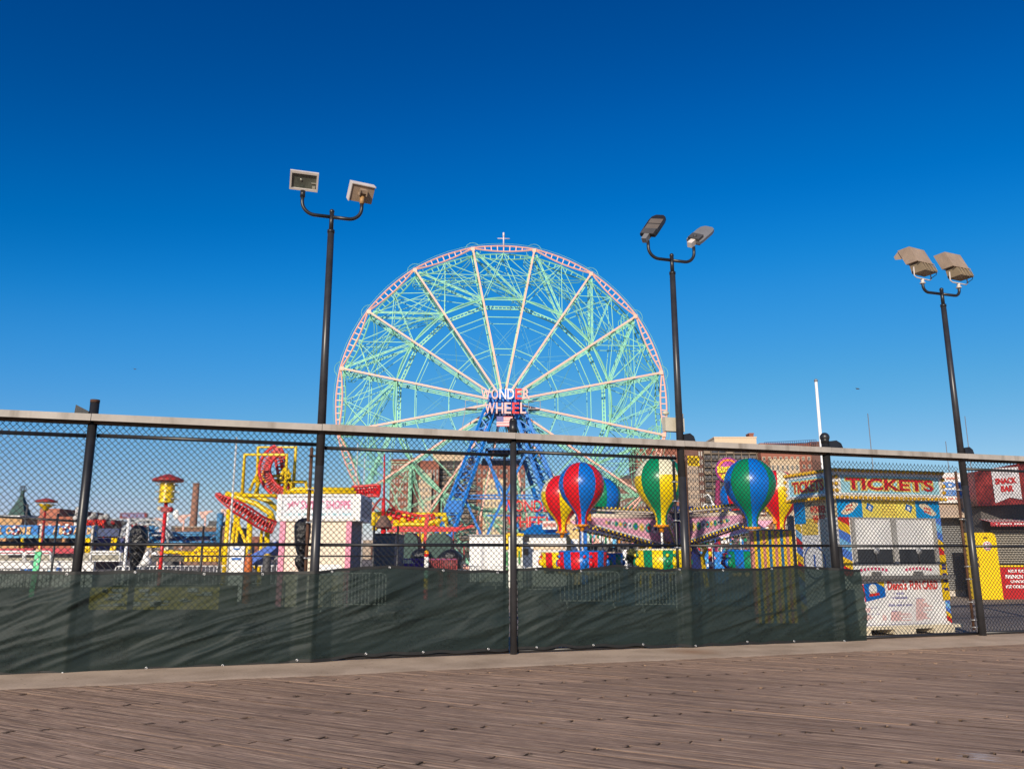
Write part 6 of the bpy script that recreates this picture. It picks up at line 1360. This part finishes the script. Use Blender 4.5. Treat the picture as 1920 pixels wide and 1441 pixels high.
for k in range(n): x = a + (b_ - a) * k / n; x2 = a + (b_ - a) * (k + 1) / n; q.add([(x, YN + .2, z1 + .02), (x2, YN + .2, z1 + .02), (x2, YN - .55, z1 - .12), (x, YN - .55, z1 - .12)], [(0, 3, 2, 1)], k % 2); xm = (x + x2) / 2; q.add([(x, YN - .55, z1 - .12), (x2, YN - .55, z1 - .12), (x2, YN - .56, z0 + .05), (xm, YN - .56, z0), (x, YN - .56, z0 + .05)], [(0, 4, 3, 2, 1)], 0)
q.build('awning', [mat('awning_red', (.40, .03, .04, 1), .7), mat('awning_white', (.7, .68, .65, 1), .7)], sn)
q = MB(); k = 0; x = a + .2
while x < b_: q.box(x, x + .05, YN - .575, YN - .565, z0 + .08, z0 + .13); x += .075 if k % 6 else .16; k += 1
q.build('awning_lettering', white, sn)
q = MB(); a, b_, z0, z1 = rc(1866, 992, 1985, 1054, YN); z = z0
while z < z1: q.tube((a, YN + .18, z), (b_, YN + .18, z), .035, 5); z += .085
q.build('roll_shutter', mat('shutter_beige', (.34, .31, .26, 1), .5, var=.12), sn)
q = MB(); pbox(q, 1876, 1061, 1985, 1108, YN - .2, .3, 0, True); mb_ = q.build('menu_board', mat('menu_red', (.45, .015, .015, 1), .4, var=.1), sn); q = MB(); pbox(q, 1873, 1059, 1985, 1062, YN - .24, .3); q.build('menu_trim', yel, mb_)
q = MB()
for (s_, x0, x1, y0, y1) in (('HOT DOGS', 1891, 1931, 1067, 1073), ('FRENCH FRIES', 1886, 1940, 1077, 1084), ('CHICKEN', 1895, 1930, 1087, 1092), ('ICE COLD SODA', 1887, 1942, 1096, 1102)): q = MB(); A = at(x0, y1, YN - .22); B = at(x1, y0, YN - .22); text(q, s_, A.x, B.x, A.z, B.z, YN - .202, 0, .04, .02); q.build('lettering', white, mb_)
cb_ = root('yellow_cabinet', 'tall yellow cabinet with a round white emblem between shutter and snack bar', 'cabinet', 1848, YN - .6); a, b_, z0, z1 = rc(1827, 998, 1873, 1107, YN - .6); Y_ = YN - .6
q = MB(); rr = .18; P = [(a, -.02), (b_, -.02), (b_, z1 - rr)] + [(b_ - rr + rr * math.cos(t), z1 - rr + rr * math.sin(t)) for t in (.4, .8, 1.2)] + [(b_ - rr, z1), (a + .03, z1), (a, z1 - .03)]; q.prism(P, Y_, Y_ + .6); q.build('body', mat('cabinet_yellow', (.88, .58, .0, 1), .4, var=.05), cb_)
C_ = at(1851, 1023, Y_ - .01); T = Matrix.Translation(C_) @ Matrix.Rotation(R(90), 4, 'X'); q = MB(T); q.lathe([(.001, .0), (.17, .0), (.17, .012), (.001, .014)], 24); q.lathe([(.10, .015), (.13, .015), (.13, .02), (.10, .02)], 24, None, 1); q.sphere((0, 0, .012), .05, 8, sc=(1.3, 1, .3), mi=1); q.build('emblem', [white, mat('emblem_rose', (.6, .1, .15, 1))], cb_)
q = MB(); pbox(q, 1844, 1006, 1851, 1009, Y_ - .02, .015); pbox(q, 1834, 1055, 1837, 1062, Y_ - .02, .015); pbox(q, 1832, 1044, 1835, 1050, Y_ - .02, .015); q.build('handle', mat('brown_mark', (.15, .08, .02, 1)), cb_)
# flagpole and antennas on the right
for (x, y0, Y, rr, lab, mt) in ((1530, 716, 34., .095, 'white flagpole with a small ball finial behind the ticket booth', white), (1627, 775, 120., .09, 'hair thin antenna above the ticket booth', grey), (1809, 780, 120., .08, 'thin antenna just right of the last light pole', grey), (1773, 827, 120., .08, 'short thin antenna left of the last light pole', grey)):
    t = root('flagpole' if mt is white else 'antenna', lab, 'flagpole' if mt is white else 'antenna', x + (0 if mt is not white else 20), Y); P = at(x, y0, Y); q = MB(); q.tube((P.x, Y, -.03), (P.x, Y, P.z), rr, 12, rr * .62); q.build('pole', mt, t)
    if mt is white: q = MB(); q.sphere((P.x, Y, P.z + .06), .085, 10); q.build('finial', grey, t)
# round signs
YE = 60.; el = root('round_sign', 'round purple and orange sign with yellow letters on a purple post', 'sign', 1365, YE); C_ = at(1366, 881, YE); T = Matrix.Translation(C_) @ Matrix.Rotation(R(90), 4, 'X'); q = MB(T); u = YE / FPX
q.lathe([(.001, 0), (24 * u, 0), (24 * u, -.2), (.001, -.2)], 32, None, 0); q.lathe([(17 * u, .02), (21 * u, .02)], 32, None, 1); q.lathe([(.001, .02), (8 * u, .02)], 20, None, 1); q.build('disc', [mat('sign_purple', (.45, .06, .30, 1)), mat('sign_orange', (.85, .25, .01, 1))], el)
q = MB(); A = at(1345, 886, YE - .1); B = at(1392, 874, YE - .1); text(q, 'ELDORADO', A.x, B.x, A.z, B.z, YE - .1, 0, .10, .06); q.build('lettering', mat('sign_letter_yellow', (.88, .72, .02, 1)), el); q = MB(); A = at(1353, 900, YE - .1); B = at(1384, 888, YE - .1); text(q, 'SKOOTER', A.x, B.x, A.z, B.z, YE - .1, 0, .10, .06); q.build('lettering', mat('sign_letter_yellow', (.88, .72, .02, 1)), el)
q = MB(); ptube(q, (1346, 900), (1343, 1050), .17, YE, n=8); ptube(q, (1340, 940), (1375, 940), .15, YE, n=6); ptube(q, (1340, 952), (1372, 952), .15, YE, n=6); q.build('post', mat('plum_post', (.28, .03, .10, 1)), el)
sa_, za_ = fp(1290, 873, .10); sb_, zb2_ = fp(1311, 855, .10)
ys = thing('fence_sign', 'small square yellow sign wired to the fence just right of the middle light pole', 'sign', fw(sa_, .10, za_), FA)
q = MB(FM); q.box(sa_, sb_, .10, .104, za_, zb2_); q.build('board', mat('sign_bright_yellow', (.88, .60, .01, 1)), ys)
hh = zb2_ - za_; ww = sb_ - sa_
for s_, v0, v1 in (('IDEAL', .56, .86), ('FENCE', .16, .46)):
    q = MB(FM); text(q, s_, sa_ + ww * .12, sb_ - ww * .12, za_ + hh * v0, za_ + hh * v1, .0995, 0, .03, .002); q.build('lettering', mat('sign_ink', (.20, .11, .02, 1)), ys)
q = MB(FM); q.box(sa_ + ww * .06, sb_ - ww * .06, .098, .0998, za_ + hh * .5, za_ + hh * .52); q.build('rule_line', mat('sign_ink', (.20, .11, .02, 1)), ys)
ga = root('white_arch_ornament', 'pair of thin white looping arches above the balloon ride', 'ornament', 1330, 40.); q = MB()
q.path([at(x, y, 40) for x, y in ((1321, 930), (1326, 926), (1331, 930), (1335, 940), (1339, 955))], .04, 6); q.path([at(x, y, 40) for x, y in ((1317, 955), (1320, 946), (1325, 944), (1330, 955), (1333, 947), (1337, 943), (1341, 950))], .04, 6); q.build('loops', white, ga); q = MB(); q.tube(at(1330, 955, 40), Vector((at(1330, 955, 40).x, 40, 0)), .06, 6); q.build('post', white, ga)
# dark thin park fence etc. on the right
# ================================================================ APARTMENT TOWERS
def tower_block(label, parts, Y, group='brick apartment towers on the skyline'):
    """parts: list of (px0, px1, pytop, dy, mat, cols, rows, winmat, style)"""
    x0 = min(p[0] for p in parts); x1 = max(p[1] for p in parts); t = root('apartment_tower', label, 'apartment tower', (x0 + x1) / 2, Y, group); cnt = 0
    for (a, b, yt, dy, m_, cols, rows, wm, style, *ext) in parts:
        Yp = Y + dy; xa, xb, z0, z1 = rc(a, yt, b, 1035, Yp); dep = ext[0] if ext else 18
        q = MB(); q.box(xa, xb, Yp, Yp + dep, -.2, z1); q.box(xa - .15, xb + .15, Yp - .15, Yp + dep, z1, z1 + .5); q.build('wall', m_, t)
        if style == 'win' and cols:
            proto = None; w_ = (xb - xa) / cols; h_ = (z1 - z0 - 1) / rows; I = ROOTM[t.name].inverted()
            for r_ in range(rows):
                for k in range(cols):
                    if proto is None:
                        q = MB(); ww, hh = w_ * .5, h_ * .52; q.box(-ww / 2, ww / 2, -.05, .02, -hh / 2, hh / 2, 0); q.box(-ww / 2 + .12, -.06, -.09, -.051, -hh / 2 + .12, hh / 2 - .12, 1); q.box(.06, ww / 2 - .12, -.09, -.051, -hh / 2 + .12, hh / 2 - .12, 1); o = q.build('window', [wm, glass]); o.parent = t; proto = o
                    else: o = proto.copy(); COL.objects.link(o); o.parent = t
                    o.location = I @ Vector((xa + w_ * (k + .5), Yp, z1 - .8 - h_ * (r_ + .5))); cnt += 1
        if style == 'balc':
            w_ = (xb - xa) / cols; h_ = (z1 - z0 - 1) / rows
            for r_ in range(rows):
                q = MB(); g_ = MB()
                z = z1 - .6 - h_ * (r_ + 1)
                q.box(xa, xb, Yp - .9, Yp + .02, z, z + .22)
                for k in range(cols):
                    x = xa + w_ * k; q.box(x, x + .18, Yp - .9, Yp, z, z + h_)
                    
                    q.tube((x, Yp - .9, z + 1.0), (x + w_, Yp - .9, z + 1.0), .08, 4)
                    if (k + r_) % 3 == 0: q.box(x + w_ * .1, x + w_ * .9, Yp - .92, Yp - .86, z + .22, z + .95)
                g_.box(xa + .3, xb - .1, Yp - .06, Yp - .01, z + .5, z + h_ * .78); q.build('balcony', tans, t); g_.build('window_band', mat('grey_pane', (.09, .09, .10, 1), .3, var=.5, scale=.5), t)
    return t
YA = 270.
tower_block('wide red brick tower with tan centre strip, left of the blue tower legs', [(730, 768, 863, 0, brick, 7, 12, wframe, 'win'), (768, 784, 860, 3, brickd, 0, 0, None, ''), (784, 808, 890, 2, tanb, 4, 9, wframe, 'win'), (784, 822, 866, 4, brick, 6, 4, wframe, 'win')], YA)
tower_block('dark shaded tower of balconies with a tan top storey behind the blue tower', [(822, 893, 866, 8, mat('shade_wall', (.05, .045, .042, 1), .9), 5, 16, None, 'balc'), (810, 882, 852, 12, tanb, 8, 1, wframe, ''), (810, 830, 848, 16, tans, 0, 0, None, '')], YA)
tower_block('red brick tower with a tall tan centre seen between the blue legs', [(893, 985, 872, 2, brick, 9, 10, wframe, 'win'), (905, 945, 900, .8, mat('bright_tan', (.66, .50, .30, 1), .9), 6, 8, wframe, 'win', 1.1)], YA + 6)
tower_block('low brown brick block right of the blue and green balloon car', [(1163, 1212, 900, 0, mat('brown_block', (.2, .11, .08, 1), .9), 9, 8, wframe, 'win'), (1165, 1195, 893, 3, dgrey, 0, 0, None, '')], YA)
tower_block('red brick tower behind the green and yellow balloon', [(1196, 1290, 843, 6, brick, 10, 8, wframe, 'win')], YA)
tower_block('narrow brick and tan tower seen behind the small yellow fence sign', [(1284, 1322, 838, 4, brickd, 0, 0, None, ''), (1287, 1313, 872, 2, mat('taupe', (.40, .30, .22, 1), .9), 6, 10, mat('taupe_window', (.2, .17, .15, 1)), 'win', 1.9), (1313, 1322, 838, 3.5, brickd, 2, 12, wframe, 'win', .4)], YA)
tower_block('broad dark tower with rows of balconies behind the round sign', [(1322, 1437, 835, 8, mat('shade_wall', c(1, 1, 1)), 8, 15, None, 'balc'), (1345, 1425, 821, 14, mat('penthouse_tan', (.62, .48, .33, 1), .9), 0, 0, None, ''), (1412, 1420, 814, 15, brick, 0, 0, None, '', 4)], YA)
rt = tower_block('red brick tower with roof railing and tan windows, behind the flagpole', [(1432, 1528, 833, 4, brick, 9, 13, mat('tan_frame', (.62, .50, .36, 1), .8), 'win'), (1528, 1547, 830, 4.5, brickd, 0, 0, None, '', 14), (1450, 1505, 863, 2, tanb, 6, 9, mat('tan_frame2', (.55, .5, .42, 1)), 'win', 2)], YA)
q = MB(); A = at(1433, 829, YA + 2); B = at(1530, 824, YA + 2)
for k in range(25): P = A.lerp(B, k / 24); q.tube(P - Vector((0, 0, 1.6)), P, .09, 4)
q.tube(A, B, .1, 4); q.tube(A - Vector((0, 0, .8)), B - Vector((0, 0, .8)), .08, 4); q.build('roof_railing', mat('rail_navy', (.03, .05, .12, 1)), rt)
# distant low skyline so the horizon is closed
rw = root('distant_houses', 'low far row of mixed roofs along the horizon', 'houses', 600, 320.); random.seed(99); q = MB()
for k in range(150): x = -160 + k * 15; pbox(q, x, 1020 - rng(-6, 16), x + rng(10, 26), 1050, 320 + rng(0, 30), 12, random.randrange(4), True)
q.build('houses', [brickd, mat('far_tan', (.4, .32, .25, 1), .9), mat('far_grey', (.25, .25, .26, 1), .9), brick], rw); rw['kind'] = 'stuff'
# ================================================================ BIRDS
for (x, y, Y, s_, lab) in ((1608, 729, 60., .32, 'small dark bird gliding above the flagpole at right'), (253, 692, 90., .30, 'tiny distant bird in the sky at left')):
    P = at(x, y, Y); t = thing('bird', lab, 'bird', P, 0, 'birds'); q = MB()
    q.path([P + Vector((-.13, 0, 0)), P + Vector((-.04, 0, .02)), P + Vector((.06, 0, .02)), P + Vector((.16, 0, -.01))], [.012, .05, .045, .008], 8); q.build('body', dgrey, t)
    for sg in (-1, 1):
        q = MB(); q.add([P + Vector((-.05, 0, .02)), P + Vector((.06, 0, .02)), P + Vector((sg * .3 + .02, sg * .15, .09 if sg < 0 else .05)), P + Vector((sg * .16 - .05, sg * .1, .10 if sg < 0 else .06))], [(0, 1, 2, 3)]); q.build('wing', dgrey, t)
# ================================================================ LIGHT
SUN_EL, SUN_AZ = R(20.5), R(200)          # the sun stands low behind the viewer and to the left
az = R(15.5)
to_sun = Vector((-math.sin(az) * math.cos(SUN_EL), -math.cos(az) * math.cos(SUN_EL), math.sin(SUN_EL)))
sl_ = bpy.data.lights.new('sun', 'SUN'); sl_.energy = 5.0; sl_.angle = R(.53); sl_.color = (1, .88, .72)
so = bpy.data.objects.new('sun', sl_); COL.objects.link(so); so.rotation_euler = to_sun.to_track_quat('Z', 'Y').to_euler(); so.location = (0, -20, 30)
w = bpy.data.worlds.new('World'); scene.world = w; w.use_nodes = True; nt = w.node_tree; N, L = nt.nodes, nt.links
bg = N['Background']; sk = N.new('ShaderNodeTexSky'); sk.sky_type = 'NISHITA'; sk.sun_disc = False; sk.sun_elevation = SUN_EL
sk.sun_rotation = math.atan2(to_sun.x, to_sun.y); sk.altitude = 200; sk.air_density = 1.0; sk.dust_density = .2; sk.ozone_density = 3.0
hs = N.new('ShaderNodeHueSaturation'); hs.inputs['Saturation'].default_value = 1.22; hs.inputs['Hue'].default_value = .49; hs.inputs['Value'].default_value = 1.0
L.new(sk.outputs['Color'], hs.inputs['Color'])
def vscale(src, k):
    v = N.new('ShaderNodeVectorMath'); v.operation = 'SCALE'; v.inputs['Scale'].default_value = k; L.new(src, v.inputs[0]); return v.outputs[0]
cv = N.new('ShaderNodeRGBCurve'); L.new(vscale(hs.outputs['Color'], .12), cv.inputs['Color'])
for ci, pts in enumerate(([(0, 0), (.09, .004), (.125, .026), (.205, .084), (.40, .25), (1, .75)], [(0, 0), (.15, .061), (.242, .144), (.347, .255), (.491, .352), (.62, .43), (.80, .54), (1, .70)], [(0, 0), (.314, .262), (.468, .485), (.604, .66), (.745, .73), (.9, .75), (1, .80)])):
    cu = cv.mapping.curves[ci]; cu.points[0].location = pts[0]; cu.points[1].location = pts[-1]
    for p in pts[1:-1]: cu.points.new(*p)
cv.mapping.update(); L.new(vscale(cv.outputs['Color'], 1 / .12), bg.inputs['Color']); bg.inputs['Strength'].default_value = .12
scene.view_settings.view_transform = 'Standard'; scene.view_settings.look = 'None'; scene.view_settings.exposure = 0; scene.view_settings.gamma = 1
scene.cycles.max_bounces = 6; scene.cycles.transparent_max_bounces = 12
